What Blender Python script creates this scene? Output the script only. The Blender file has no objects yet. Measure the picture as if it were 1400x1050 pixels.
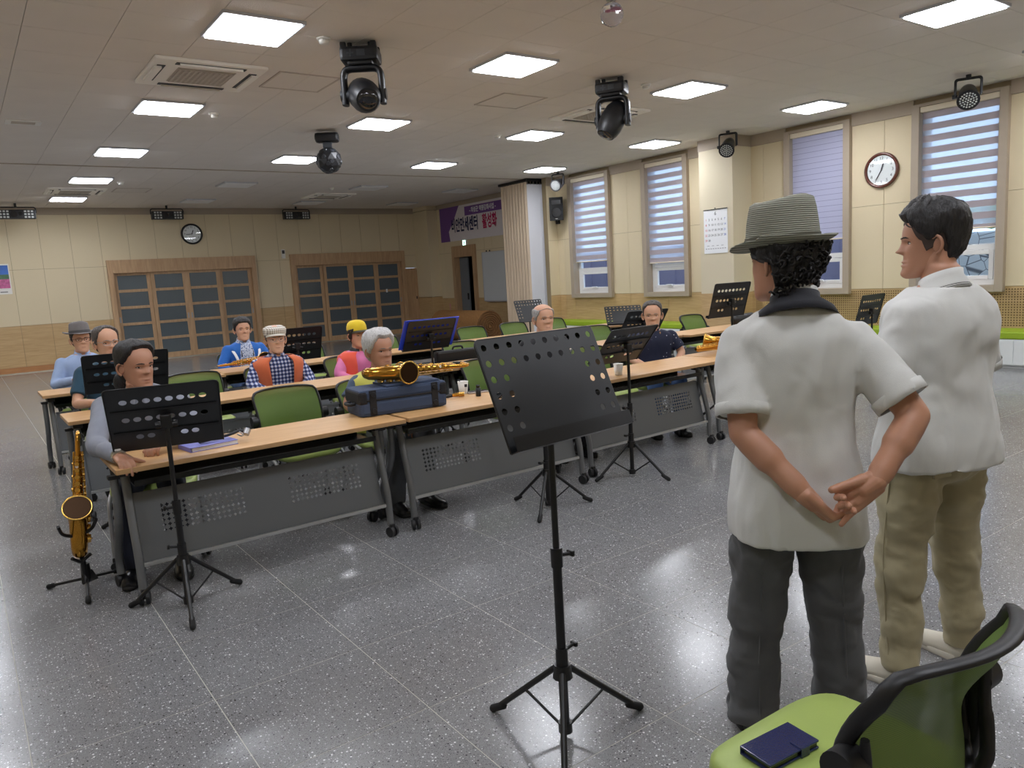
import bpy, bmesh, math, random
from mathutils import Vector, Matrix, Quaternion, noise
random.seed(7)
PI = math.pi
scn = bpy.context.scene
COL = scn.collection

# ------------------------------------------------------------------ camera, sky, exposure
cam_d = bpy.data.cameras.new('camera')
cam_d.sensor_width = 36.0
cam_d.lens = 1040.4 / 1400 * 36.0
cam_d.clip_start = 0.05
cam = bpy.data.objects.new('camera', cam_d)
COL.objects.link(cam)
yaw, pitch, roll = math.radians(35.6687), math.radians(8.2149), math.radians(3.3479)
fw = Vector((math.sin(yaw) * math.cos(pitch), math.cos(yaw) * math.cos(pitch), -math.sin(pitch)))
r0 = Vector((math.cos(yaw), -math.sin(yaw), 0.0))
u0 = r0.cross(fw)
rv = r0 * math.cos(roll) - u0 * math.sin(roll)
uv = r0 * math.sin(roll) + u0 * math.cos(roll)
cam.matrix_world = Matrix(((rv.x, uv.x, -fw.x, 0), (rv.y, uv.y, -fw.y, 0), (rv.z, uv.z, -fw.z, 1.55), (0, 0, 0, 1)))
scn.camera = cam

world = bpy.data.worlds.new('sky')
scn.world = world
world.use_nodes = True
wn = world.node_tree.nodes
wn['Background'].inputs['Color'].default_value = (0.55, 0.72, 1.0, 1)
wn['Background'].inputs['Strength'].default_value = 1.6
LAMP_STRENGTH = 15.0
vs = scn.view_settings
vs.view_transform = 'Standard'
vs.look = 'None'
vs.gamma = 1
vs.use_curve_mapping = False
vs.exposure = 0.92

# ------------------------------------------------------------------ helpers
def lin(c):
    return tuple(((v / 255) / 12.92 if v / 255 <= 0.04045 else (((v / 255) + 0.055) / 1.055) ** 2.4) for v in c)

MATS = {}
def mat(name, rgb, rough=0.6, metal=0.0, var=None, bump=None, spec=0.5, emit=None, coat=0.0, trans=0.0, alpha=1.0, sheen=0.0, sss=0.0):
    """rgb in sRGB 0-255; var=(scale, amount) colour mottling; bump=(scale, strength)"""
    m = bpy.data.materials.new(name)
    m.use_nodes = True
    nt = m.node_tree
    b = nt.nodes['Principled BSDF']
    col = lin(rgb)
    b.inputs['Base Color'].default_value = (*col, 1)
    b.inputs['Roughness'].default_value = rough
    b.inputs['Metallic'].default_value = metal
    b.inputs['Specular IOR Level'].default_value = spec
    b.inputs['Coat Weight'].default_value = coat
    b.inputs['Transmission Weight'].default_value = trans
    b.inputs['Alpha'].default_value = alpha
    b.inputs['Sheen Weight'].default_value = sheen
    if sss:
        b.inputs['Subsurface Weight'].default_value = sss
        b.inputs['Subsurface Radius'].default_value = (0.012, 0.005, 0.003)
    if emit:
        b.inputs['Emission Color'].default_value = (*lin(emit[0]), 1)
        b.inputs['Emission Strength'].default_value = emit[1]
    geo = None
    if var or bump:
        geo = nt.nodes.new('ShaderNodeTexCoord')
    if var:
        n = nt.nodes.new('ShaderNodeTexNoise')
        n.inputs['Scale'].default_value = var[0]
        n.inputs['Detail'].default_value = 4
        nt.links.new(geo.outputs['Object'], n.inputs['Vector'])
        mix = nt.nodes.new('ShaderNodeMix')
        mix.data_type = 'RGBA'
        mix.inputs['A'].default_value = (*[c * (1 - var[1]) for c in col], 1)
        mix.inputs['B'].default_value = (*[min(1, c * (1 + var[1])) for c in col], 1)
        nt.links.new(n.outputs['Fac'], mix.inputs['Factor'])
        nt.links.new(mix.outputs['Result'], b.inputs['Base Color'])
    if bump:
        n2 = nt.nodes.new('ShaderNodeTexNoise')
        n2.inputs['Scale'].default_value = bump[0]
        n2.inputs['Detail'].default_value = 3
        nt.links.new(geo.outputs['Object'], n2.inputs['Vector'])
        bp = nt.nodes.new('ShaderNodeBump')
        bp.inputs['Strength'].default_value = bump[1]
        bp.inputs['Distance'].default_value = 0.01
        nt.links.new(n2.outputs['Fac'], bp.inputs['Height'])
        nt.links.new(bp.outputs['Normal'], b.inputs['Normal'])
    MATS[name] = m
    return m

def link(a, b, nt):
    nt.links.new(a, b)

class MB:
    """collects simple solids and builds them as one mesh object"""
    def __init__(s):
        s.v = []; s.f = []; s.sm = []
    def add(s, vs, fs, smooth=False, M=None):
        o = len(s.v)
        for p in vs:
            p = Vector(p)
            s.v.append(M @ p if M else p)
        for f in fs:
            s.f.append([i + o for i in f]); s.sm.append(smooth)
        return s
    def box(s, c, d, M=None, bev=0.0):
        x, y, z = d[0] / 2, d[1] / 2, d[2] / 2
        c = Vector(c)
        if bev <= 0:
            vs = [c + Vector((a * x, b * y, e * z)) for a in (-1, 1) for b in (-1, 1) for e in (-1, 1)]
            fs = [(0, 1, 3, 2), (4, 6, 7, 5), (0, 4, 5, 1), (2, 3, 7, 6), (0, 2, 6, 4), (1, 5, 7, 3)]
            return s.add(vs, fs, False, M)
        bm = bmesh.new()
        bmesh.ops.create_cube(bm, size=1)
        for v in bm.verts:
            v.co = Vector((v.co.x * d[0], v.co.y * d[1], v.co.z * d[2]))
        bmesh.ops.bevel(bm, geom=bm.edges[:], offset=bev, segments=2, affect='EDGES', profile=0.6)
        bm.verts.index_update()
        s.add([v.co + c for v in bm.verts], [[v.index for v in f.verts] for f in bm.faces], False, M)
        bm.free()
        return s
    def ring(s, c, ax, r, n, ref=None, ry=None):
        ax = Vector(ax).normalized()
        if ref is None:
            ref = Vector((0, 0, 1)) if abs(ax.z) < 0.9 else Vector((1, 0, 0))
        u = ref - ax * ref.dot(ax)
        u.normalize()
        w = ax.cross(u)
        ry = r if ry is None else ry
        return [Vector(c) + u * (ry * math.cos(2 * PI * i / n)) + w * (r * math.sin(2 * PI * i / n)) for i in range(n)]
    def loft(s, rings, cap=True, smooth=True, M=None, closed=True):
        n = len(rings[0])
        vs = [p for r in rings for p in r]
        fs = []
        m = n if closed else n - 1
        for k in range(len(rings) - 1):
            for i in range(m):
                j = (i + 1) % n
                fs.append((k * n + i, k * n + j, (k + 1) * n + j, (k + 1) * n + i))
        s.add(vs, fs, smooth, M)
        if cap and closed:
            s.add(rings[0], [list(range(n))[::-1]], False, M)
            s.add(rings[-1], [list(range(n))], False, M)
        return s
    def cyl(s, p, q, r1, r2=None, n=14, smooth=True, cap=True, M=None):
        p, q = Vector(p), Vector(q)
        r2 = r1 if r2 is None else r2
        a = q - p
        return s.loft([s.ring(p, a, r1, n), s.ring(q, a, r2, n)], cap, smooth, M)
    def tube(s, pts, rad, n=10, round_=0, M=None, flat=1.0, ref=None):
        pts = [Vector(p) for p in pts]
        if not isinstance(rad, (list, tuple)):
            rad = [rad] * len(pts)
        rad = list(rad)
        if round_ > 0 and len(pts) > 2:
            np_, nr = [pts[0]], [rad[0]]
            for i in range(1, len(pts) - 1):
                a, b, c = pts[i - 1], pts[i], pts[i + 1]
                d1 = min(round_, (a - b).length * 0.48); d2 = min(round_, (c - b).length * 0.48)
                s1 = b + (a - b).normalized() * d1; s2 = b + (c - b).normalized() * d2
                for t in (0, .2, .4, .6, .8, 1):
                    np_.append(s1 * (1 - t) ** 2 + b * (2 * t * (1 - t)) + s2 * t * t); nr.append(rad[i])
            np_.append(pts[-1]); nr.append(rad[-1])
            pts, rad = np_, nr
        rings = []
        t0 = (pts[1] - pts[0]).normalized()
        if ref is None:
            ref = Vector((0, 0, 1)) if abs(t0.z) < 0.9 else Vector((1, 0, 0))
        else:
            ref = Vector(ref)
        for i, p in enumerate(pts):
            t = (pts[min(i + 1, len(pts) - 1)] - pts[max(i - 1, 0)]).normalized()
            r_ = ref - t * ref.dot(t)
            if r_.length < 1e-6: r_ = t.orthogonal()
            ref = r_.normalized()
            rings.append(s.ring(p, t, rad[i], n, ref, rad[i] * flat))
        return s.loft(rings, True, True, M)
    def sphere(s, c, r, nu=16, nv=10, M=None, smooth=True):
        if not isinstance(r, (list, tuple)): r = (r, r, r)
        c = Vector(c)
        rings = []
        for k in range(1, nv):
            th = PI * k / nv
            rings.append([c + Vector((r[0] * math.sin(th) * math.cos(2 * PI * i / nu), r[1] * math.sin(th) * math.sin(2 * PI * i / nu), -r[2] * math.cos(th))) for i in range(nu)])
        vs = [p for g in rings for p in g] + [c + Vector((0, 0, -r[2])), c + Vector((0, 0, r[2]))]
        fs = []
        for k in range(nv - 2):
            for i in range(nu):
                j = (i + 1) % nu
                fs.append((k * nu + i, k * nu + j, (k + 1) * nu + j, (k + 1) * nu + i))
        b, t = len(vs) - 2, len(vs) - 1
        for i in range(nu):
            j = (i + 1) % nu
            fs.append((b, j, i)); fs.append((t, (nv - 2) * nu + i, (nv - 2) * nu + j))
        return s.add(vs, fs, smooth, M)
    def lathe(s, prof, n=24, c=(0, 0, 0), M=None, sx=1.0, sy=1.0, cap=True):
        c = Vector(c)
        rings = [[c + Vector((r * sx * math.cos(2 * PI * i / n), r * sy * math.sin(2 * PI * i / n), z)) for i in range(n)] for r, z in prof]
        return s.loft(rings, cap, True, M)
    def capsule(s, p, q, r1, r2, n=14, M=None):
        p, q = Vector(p), Vector(q)
        a = (q - p)
        L = a.length
        a.normalize()
        rings = []
        for k in range(1, 5):
            th = PI / 2 * (k / 4)
            rings.append(s.ring(p - a * r1 * math.cos(th), a, r1 * math.sin(th), n))
        for k in range(0, 4):
            th = PI / 2 * (k / 4)
            rings.append(s.ring(q + a * r2 * math.sin(th), a, r2 * math.cos(th), n))
        return s.loft(rings, True, True, M)
    def build(s, name, m=None, parent=None, solid=0.0):
        me = bpy.data.meshes.new(name)
        me.from_pydata([tuple(v) for v in s.v], [], s.f)
        me.polygons.foreach_set('use_smooth', s.sm)
        if m: me.materials.append(m)
        me.update()
        o = bpy.data.objects.new(name, me)
        COL.objects.link(o)
        if parent is not None: o.parent = parent
        if solid:
            md = o.modifiers.new('thickness', 'SOLIDIFY'); md.thickness = solid; md.offset = 0
        return o

def part(name, m, parent, fn):
    b = MB(); fn(b)
    return b.build(name, m, parent)

def tag(o, label=None, cat=None, group=None, kind=None):
    if label: o['label'] = label
    if cat: o['category'] = cat
    if group: o['group'] = group
    if kind: o['kind'] = kind
    return o

def thing(name, label, cat, loc=(0, 0, 0), rz=0.0, group=None):
    o = bpy.data.objects.new(name, None)
    COL.objects.link(o)
    o.empty_display_size = 0.1
    o.location = loc
    o.rotation_euler = (0, 0, rz)
    return tag(o, label, cat, group)

def struct(o):
    o['kind'] = 'structure'
    return o

def kids(o):
    return [c for c in list(bpy.data.objects) if c.parent == o]

TREE = {}
def copy_tree(o, label=None, loc=None, rz=None):
    if o.name not in TREE:
        TREE[o.name] = [(c, kids(c)) for c in kids(o)]
    n = o.copy(); COL.objects.link(n)
    for c, subs in TREE[o.name]:
        k = c.copy(); COL.objects.link(k); k.parent = n
        for g in subs:
            d = g.copy(); COL.objects.link(d); d.parent = k
    if label: n['label'] = label
    if loc is not None: n.location = loc
    if rz is not None: n.rotation_euler = (0, 0, rz)
    return n

def text_mesh(txt, size, name, m, parent, M, extrude=0.0005, align='CENTER', sx=1.0, bold=0.0):
    cu = bpy.data.curves.new(name, 'FONT')
    cu.body = txt; cu.size = size; cu.extrude = extrude
    cu.align_x = align; cu.align_y = 'CENTER'
    cu.resolution_u = 2
    cu.offset = bold
    o = bpy.data.objects.new('tmp_text', cu)
    COL.objects.link(o)
    dg = bpy.context.evaluated_depsgraph_get()
    me = bpy.data.meshes.new_from_object(o.evaluated_get(dg))
    bpy.data.objects.remove(o); bpy.data.curves.remove(cu)
    me.name = name
    me.transform(M @ Matrix.Diagonal((sx, 1, 1, 1)))
    me.materials.clear(); me.materials.append(m)
    ob = bpy.data.objects.new(name, me)
    COL.objects.link(ob); ob.parent = parent
    return ob

def cell_plate(x0, z0, cw, ch, nx, nz, holes, poly, thick, corner=0.0):
    """plate in the local XZ plane (normal Y) of nx by nz cells; cells in `holes` carry a hole of shape poly (list of (x, z))"""
    bm = bmesh.new()
    cache = {}
    def V(x, z):
        k = (round(x, 5), round(z, 5))
        if k not in cache: cache[k] = bm.verts.new((x, 0, z))
        return cache[k]
    n = len(poly)
    for i in range(nx):
        for j in range(nz):
            xa, za = x0 + i * cw, z0 + j * ch
            if (i, j) in holes:
                cx, cz = xa + cw / 2, za + ch / 2
                outer = []
                inner = []
                for (px, pz) in poly:
                    a = math.atan2(pz, px)
                    c_, s_ = math.cos(a), math.sin(a)
                    k = min((cw / 2) / max(abs(c_), 1e-9), (ch / 2) / max(abs(s_), 1e-9))
                    outer.append(V(cx + c_ * k, cz + s_ * k)); inner.append(V(cx + px, cz + pz))
                cor = [(V(xa + cw, za + ch)), V(xa, za + ch), V(xa, za), V(xa + cw, za)]
                ca = [math.atan2(ch, cw), PI - math.atan2(ch, cw), -PI + math.atan2(ch, cw), -math.atan2(ch, cw)]
                for k in range(n):
                    k2 = (k + 1) % n
                    a1 = math.atan2(poly[k][1], poly[k][0]); a2 = math.atan2(poly[k2][1], poly[k2][0])
                    if a2 < a1 - 1e-9: a2 += 2 * PI
                    mid = []
                    for q, an in zip(cor, ca):
                        for s_ in (0, 2 * PI):
                            if a1 + 1e-6 < an + s_ < a2 - 1e-6: mid.append(q)
                    f = [inner[k], outer[k]] + mid + [outer[k2], inner[k2]]
                    ff = []
                    for q in f:
                        if q not in ff: ff.append(q)
                    try: bm.faces.new(ff)
                    except ValueError: pass
            else:
                q = [(xa, za), (xa + cw, za), (xa + cw, za + ch), (xa, za + ch)]
                if corner and (i in (0, nx - 1)) and (j in (0, nz - 1)):
                    R = corner
                    sx = -1 if i == 0 else 1; sz = -1 if j == 0 else 1
                    ox = xa if i == 0 else xa + cw; oz = za if j == 0 else za + ch
                    arc = [(ox - sx * R + sx * R * math.sin(t * PI / 10), oz - sz * R + sz * R * math.cos(t * PI / 10)) for t in range(6)]
                    pts = arc + [(ox, oz - sz * ch), (ox - sx * cw, oz - sz * ch), (ox - sx * cw, oz)]
                    f = [V(*p) for p in pts]
                else:
                    f = [V(*p) for p in q]
                try: bm.faces.new(f)
                except ValueError: pass
    bm.normal_update()
    for f in bm.faces:
        if f.normal.y > 0: f.normal_flip()
    bm.verts.index_update()
    nv = len(bm.verts)
    b = MB()
    vs = [v.co.copy() for v in bm.verts] + [v.co + Vector((0, thick, 0)) for v in bm.verts]
    fs = [[v.index for v in f.verts] for f in bm.faces]
    fs += [[i + nv for i in f[::-1]] for f in fs]
    for e in bm.edges:
        if len(e.link_faces) == 1:
            l = e.link_loops[0]
            p, q = l.vert.index, l.link_loop_next.vert.index
            fs.append([q, p, p + nv, q + nv])
    b.add(vs, fs)
    bm.free()
    return b

def circle(r, n=16, ph=0.0):
    return [(r * math.cos(2 * PI * (i + ph) / n), r * math.sin(2 * PI * (i + ph) / n)) for i in range(n)]

def fuse(mb, voxel, iters=6, factor=0.5):
    """merge overlapping closed solids into one continuous smooth surface, returned as an MB"""
    me = bpy.data.meshes.new('tmp')
    me.from_pydata([tuple(v) for v in mb.v], [], mb.f)
    bm = bmesh.new(); bm.from_mesh(me)
    bmesh.ops.remove_doubles(bm, verts=bm.verts, dist=1e-6)
    bmesh.ops.recalc_face_normals(bm, faces=bm.faces[:])
    bm.to_mesh(me); bm.free()
    o = bpy.data.objects.new('tmp', me)
    COL.objects.link(o)
    r = o.modifiers.new('r', 'REMESH'); r.mode = 'VOXEL'; r.voxel_size = voxel; r.use_smooth_shade = True
    if iters:
        sm = o.modifiers.new('s', 'SMOOTH'); sm.factor = factor; sm.iterations = iters
    dg = bpy.context.evaluated_depsgraph_get()
    e = o.evaluated_get(dg)
    m2 = e.to_mesh()
    out = MB()
    out.v = [v.co.copy() for v in m2.vertices]
    out.f = [list(p.vertices) for p in m2.polygons]
    out.sm = [True] * len(out.f)
    out.n = [v.normal.copy() for v in m2.vertices]
    e.to_mesh_clear()
    bpy.data.objects.remove(o); bpy.data.meshes.remove(me)
    return out

def wrinkle(mb, amp, sc, seed=0.0):
    for i, v in enumerate(mb.v):
        p = Vector((v.x * sc[0], v.y * sc[1], v.z * sc[2])) + Vector((seed, seed * 1.7, seed * 0.3))
        q = p + Vector((1, 1, 1)) * 0.8 * noise.noise(p * 0.7)
        d = noise.noise(q) + 0.45 * noise.noise(q * 2.3)
        mb.v[i] = v + mb.n[i] * (amp * d)
    return mb

# ------------------------------------------------------------------ materials of the room
def floor_material():
    m = bpy.data.materials.new('terrazzo_vinyl')
    m.use_nodes = True
    nt = m.node_tree
    b = nt.nodes['Principled BSDF']
    geo = nt.nodes.new('ShaderNodeNewGeometry')
    col_prev = None
    base = nt.nodes.new('ShaderNodeTexNoise')
    base.inputs['Scale'].default_value = 1.4
    base.inputs['Detail'].default_value = 5
    nt.links.new(geo.outputs['Position'], base.inputs['Vector'])
    mx = nt.nodes.new('ShaderNodeMix'); mx.data_type = 'RGBA'
    mx.inputs['A'].default_value = (*lin((112, 112, 113)), 1)
    mx.inputs['B'].default_value = (*lin((134, 134, 134)), 1)
    nt.links.new(base.outputs['Fac'], mx.inputs['Factor'])
    prev = mx.outputs['Result']
    for scale, lo, hi, colr, rnd in ((190, .16, .24, (66, 63, 66), .55), (230, .16, .24, (150, 149, 152), .5), (120, .14, .21, (205, 205, 206), .24), (75, .13, .19, (52, 50, 54), .16), (66, .12, .18, (222, 222, 222), .13)):
        v = nt.nodes.new('ShaderNodeTexVoronoi')
        v.inputs['Scale'].default_value = scale
        nt.links.new(geo.outputs['Position'], v.inputs['Vector'])
        mr = nt.nodes.new('ShaderNodeMapRange')
        mr.inputs['From Min'].default_value = lo * 1.6; mr.inputs['From Max'].default_value = hi * 1.6
        mr.inputs['To Min'].default_value = 1; mr.inputs['To Max'].default_value = 0
        nt.links.new(v.outputs['Distance'], mr.inputs['Value'])
        sep = nt.nodes.new('ShaderNodeSeparateColor')
        nt.links.new(v.outputs['Color'], sep.inputs['Color'])
        lt = nt.nodes.new('ShaderNodeMath'); lt.operation = 'LESS_THAN'; lt.inputs[1].default_value = rnd
        nt.links.new(sep.outputs['Red'], lt.inputs[0])
        mu = nt.nodes.new('ShaderNodeMath'); mu.operation = 'MULTIPLY'
        nt.links.new(mr.outputs['Result'], mu.inputs[0]); nt.links.new(lt.outputs['Value'], mu.inputs[1])
        x = nt.nodes.new('ShaderNodeMix'); x.data_type = 'RGBA'
        nt.links.new(mu.outputs['Value'], x.inputs['Factor'])
        nt.links.new(prev, x.inputs['A'])
        x.inputs['B'].default_value = (*lin(colr), 1)
        prev = x.outputs['Result']
    nt.links.new(prev, b.inputs['Base Color'])
    b.inputs['Roughness'].default_value = 0.15
    b.inputs['Specular IOR Level'].default_value = 0.5
    rn = nt.nodes.new('ShaderNodeMapRange')
    rn.inputs['To Min'].default_value = 0.15; rn.inputs['To Max'].default_value = 0.25
    nt.links.new(base.outputs['Fac'], rn.inputs['Value'])
    nt.links.new(rn.outputs['Result'], b.inputs['Roughness'])
    return m

def wood(name, c1, c2, scale=(1.2, 1.2, 14), rough=0.45, bump=0.04):
    """grain stretched along the axis with the small scale"""
    m = bpy.data.materials.new(name)
    m.use_nodes = True
    nt = m.node_tree
    b = nt.nodes['Principled BSDF']
    tc = nt.nodes.new('ShaderNodeNewGeometry')
    mp = nt.nodes.new('ShaderNodeMapping')
    mp.inputs['Scale'].default_value = scale
    nt.links.new(tc.outputs['Position'], mp.inputs['Vector'])
    n = nt.nodes.new('ShaderNodeTexNoise')
    n.inputs['Scale'].default_value = 3.0; n.inputs['Detail'].default_value = 6; n.inputs['Distortion'].default_value = 0.6
    nt.links.new(mp.outputs['Vector'], n.inputs['Vector'])
    r = nt.nodes.new('ShaderNodeValToRGB')
    r.color_ramp.elements[0].position = .35; r.color_ramp.elements[1].position = .7
    r.color_ramp.elements[0].color = (*lin(c1), 1); r.color_ramp.elements[1].color = (*lin(c2), 1)
    nt.links.new(n.outputs['Fac'], r.inputs['Fac'])
    nt.links.new(r.outputs['Color'], b.inputs['Base Color'])
    b.inputs['Roughness'].default_value = rough
    bp = nt.nodes.new('ShaderNodeBump'); bp.inputs['Strength'].default_value = bump
    nt.links.new(n.outputs['Fac'], bp.inputs['Height']); nt.links.new(bp.outputs['Normal'], b.inputs['Normal'])
    MATS[name] = m
    return m

M_floor = floor_material()
M_grout = mat('floor_joint', (182, 180, 168), .6)
M_ceil = mat('ceiling_board', (228, 221, 213), .9, var=(2.0, .05), bump=(90, .25))
M_ceilgap = mat('ceiling_gap', (120, 108, 98), .9)
M_wall = mat('cream_panel', (219, 204, 171), .7, var=(1.2, .03), bump=(260, .08))
M_wallgap = mat('panel_joint', (150, 134, 104), .9)
M_wallwhite = mat('pale_column_panel', (214, 203, 176), .7, var=(1.0, .03))
M_trim = mat('grey_beige_trim', (172, 158, 140), .6, var=(6, .04))
M_wain = wood('oak_wainscot', (188, 156, 110), (204, 174, 128), (1, 1, 16), .5)
M_perf = wood('oak_perforated', (184, 154, 106), (202, 172, 126), (1, 1, 16), .55)
M_hole = mat('dark_hole', (96, 72, 44), .9)
M_doorwood = wood('door_oak', (178, 144, 108), (198, 164, 126), (9, 9, .8), .45)
M_doorglass = mat('dark_behind_glass', (90, 100, 106), .18, spec=.6, var=(1.5, .12))  # opaque; the darkness behind the glass is put into the colour
M_basetrim = wood('brown_baseboard', (172, 120, 76), (188, 136, 90), (1, 1, 10), .45)
M_pvc = mat('white_pvc', (232, 232, 230), .35)
M_steel = mat('steel', (170, 170, 172), .3, 1.0)
M_black = mat('black_plastic', (20, 20, 22), .45)
M_blackgloss = mat('black_gloss', (14, 14, 16), .2)
M_white = mat('white_plastic', (232, 230, 224), .5)
def pane_glass(name, tint):
    m = bpy.data.materials.new(name); m.use_nodes = True
    nt = m.node_tree
    nt.nodes.remove(nt.nodes['Principled BSDF'])
    g = nt.nodes.new('ShaderNodeBsdfGlossy'); g.inputs['Roughness'].default_value = .02
    t = nt.nodes.new('ShaderNodeBsdfTransparent'); t.inputs['Color'].default_value = (*tint, 1)
    f = nt.nodes.new('ShaderNodeFresnel'); f.inputs['IOR'].default_value = 1.45
    geo = nt.nodes.new('ShaderNodeNewGeometry')
    inv = nt.nodes.new('ShaderNodeMath'); inv.operation = 'SUBTRACT'; inv.inputs[0].default_value = 1
    mu = nt.nodes.new('ShaderNodeMath'); mu.operation = 'MULTIPLY'
    mx = nt.nodes.new('ShaderNodeMixShader')
    nt.links.new(geo.outputs['Backfacing'], inv.inputs[1])
    nt.links.new(f.outputs[0], mu.inputs[0]); nt.links.new(inv.outputs[0], mu.inputs[1])
    nt.links.new(mu.outputs[0], mx.inputs[0]); nt.links.new(t.outputs[0], mx.inputs[1]); nt.links.new(g.outputs[0], mx.inputs[2])
    nt.links.new(mx.outputs[0], nt.nodes['Material Output'].inputs['Surface'])
    return m
M_glass = pane_glass('window_glass', (.90, .94, .97))
M_glassclear = pane_glass('clock_glass', (.985, .99, .99))
M_lamp = mat('lamp_diffuser', (255, 255, 255), .5, emit=((244, 247, 255), LAMP_STRENGTH))
M_lampoff = mat('lamp_diffuser_off', (246, 246, 246), .4)
M_alu = mat('lamp_frame', (196, 198, 204), .4, .3)

# ------------------------------------------------------------------ room shell
XR, YB, H = 11.2, 20.2, 3.62
XL, YF = -3.6, -3.2
YP = 13.85          # where the hall and the rear section meet

# floor: the 300 tiles that show largest are single tiles, the others one joined part
floor = struct(part('floor', M_grout, None, lambda b: b.box(((XL + 12.4) / 2, (YF + YB) / 2, -.0508), (12.4 - XL + .4, YB - YF + .4, .1))))
T = .6
def tile_box(b, cx, cy, w, d, z0, z1):
    b.box((cx, cy, (z0 + z1) / 2), (w, d, z1 - z0))
tile_me = None
cells = []
for i in range(-7, 22):
    for j in range(-6, 34):
        cx, cy = .0086 + T * (i + .5), .5218 + T * (j + .5)
        if cx < XL + .2 or cx > 12.2 or cy < YF + .2 or cy > YB - .2: continue
        d = Vector((cx, cy, -1.55))
        z = d.dot(fw)
        vis = False
        if z > .5:
            px = 700 + 1040.4 * d.dot(rv) / z; py = 525 - 1040.4 * d.dot(uv) / z
            vis = -160 < px < 1560 and py < 1200 and cx < XR
        cells.append((not vis, d.length, cx, cy))
cells.sort()
rest = MB()
for k, (nv, dist, cx, cy) in enumerate(cells):
    if k < 300:
        if tile_me is None:
            o = MB().box((0, 0, -.004), (T - .0036, T - .0036, .008)).build('floor_tile', M_floor, floor)
            tile_me = o.data
        else:
            o = bpy.data.objects.new('floor_tile', tile_me); COL.objects.link(o); o.parent = floor
        o.location = (cx, cy, 0)
    else:
        rest.box((cx, cy, -.004), (T - .0036, T - .0036, .008))
tag(rest.build('floor_tile_field', M_floor, floor), kind='stuff')

# ceiling
ceil = struct(part('ceiling', M_ceilgap, None, lambda b: b.box(((XL + 12.4) / 2, (YF + YB) / 2, H + .06), (12.4 - XL + .4, YB - YF + .4, .1))))
cell = []
CX0, CY0, CWX, CWY = .684, 5.07, .61, .655
for i in range(-7, 18):
    for j in range(-13, 24):
        cx, cy = CX0 + CWX * (i + .5), CY0 + CWY * (j + .5)
        x0, x1, y0, y1 = cx - CWX / 2, cx + CWX / 2, cy - CWY / 2, cy + CWY / 2
        x1 = min(x1, XR + .005 if cy < YP - .2 else 11.605)
        if x1 - x0 < .05: continue
        if y0 > YB or y1 < YF: continue
        y1 = min(y1, YB)
        d = Vector((cx, cy, H - 1.55)); z = d.dot(fw); vis = False
        if z > .5:
            px = 700 + 1040.4 * d.dot(rv) / z; py = 525 - 1040.4 * d.dot(uv) / z
            vis = -90 < px < 1500 and py > -70 and cy < YP
        cell.append((not vis, d.length, x0, x1, y0, y1))
cell.sort()
rest = MB(); ctile = {}
for k, (nv, dist, x0, x1, y0, y1) in enumerate(cell):
    w, d = x1 - x0 - .004, y1 - y0 - .004
    if k < 300 and not nv:
        key = (round(w, 3), round(d, 3))
        if key not in ctile:
            o = MB().box((0, 0, .005), (w, d, .01)).build('ceiling_tile', M_ceil, ceil); ctile[key] = o.data
        else:
            o = bpy.data.objects.new('ceiling_tile', ctile[key]); COL.objects.link(o); o.parent = ceil
        o.location = ((x0 + x1) / 2, (y0 + y1) / 2, H)
    else:
        rest.box(((x0 + x1) / 2, (y0 + y1) / 2, H + .005), (w, d, .01))
tag(rest.build('ceiling_tile_field', M_ceil, ceil), kind='stuff')
struct(part('trim_1', M_trim, None, lambda b: b.box(((XL + XR) / 2, YP, H - .004), (XR - XL, .05, .012))))

# --- walls: a base slab and single panels in front of it
def panel_wall(name, axis, pos, face, a0, a1, seams, zlist, mats, hole_rects=(), names=('wall_panel', 'wainscot_panel'), over=.3):
    """axis 'y': wall at y=pos running in x; axis 'x': wall at x=pos running in y. face = +-1 the side the room lies on"""
    def put(b, u0, u1, z0, z1, d0, d1):
        c, s = ((u0 + u1) / 2, (z0 + z1) / 2), (u1 - u0, z1 - z0)
        t = pos + face * (d0 + d1) / 2
        if axis == 'y': b.box((c[0], t, c[1]), (s[0], abs(d1 - d0), s[1]))
        else: b.box((t, c[0], c[1]), (abs(d1 - d0), s[0], s[1]))
    def rects(u0, u1, z0, z1, holes):
        out = [(u0, u1, z0, z1)]
        for (h0, h1, g0, g1) in holes:
            nx = []
            for (p0, p1, q0, q1) in out:
                if h1 <= p0 + 1e-4 or h0 >= p1 - 1e-4 or g1 <= q0 + 1e-4 or g0 >= q1 - 1e-4:
                    nx.append((p0, p1, q0, q1)); continue
                if h0 > p0: nx.append((p0, h0, q0, q1))
                if h1 < p1: nx.append((h1, p1, q0, q1))
                m0, m1 = max(p0, h0), min(p1, h1)
                if g0 > q0: nx.append((m0, m1, q0, g0))
                if g1 < q1: nx.append((m0, m1, g1, q1))
            out = nx
        return out
    base = MB()
    for r in rects(a0, a1, 0, H + .02, hole_rects):
        put(base, *r, -.15, -.012)
    w = struct(base.build(name, M_wallgap))
    ed = [a0] + [s for s in seams if a0 < s < a1] + [a1]
    for k in range(len(zlist) - 1):
        m = mats[k]
        if m is None: continue
        nm = names[1] if zlist[k + 1] < 1.2 else names[0]
        for q in range(len(ed) - 1):
            for (p0, p1, q0, q1) in rects(ed[q] + .003, ed[q + 1] - .003, zlist[k] + .003, zlist[k + 1] - .003, hole_rects):
                if p1 - p0 < .02 or q1 - q0 < .02: continue
                b = MB(); put(b, p0, p1, q0, q1, -.014, 0)
                mm = m(q, (p0 + p1) / 2) if callable(m) else m
                b.build(nm, mm, w)
    return w

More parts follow.
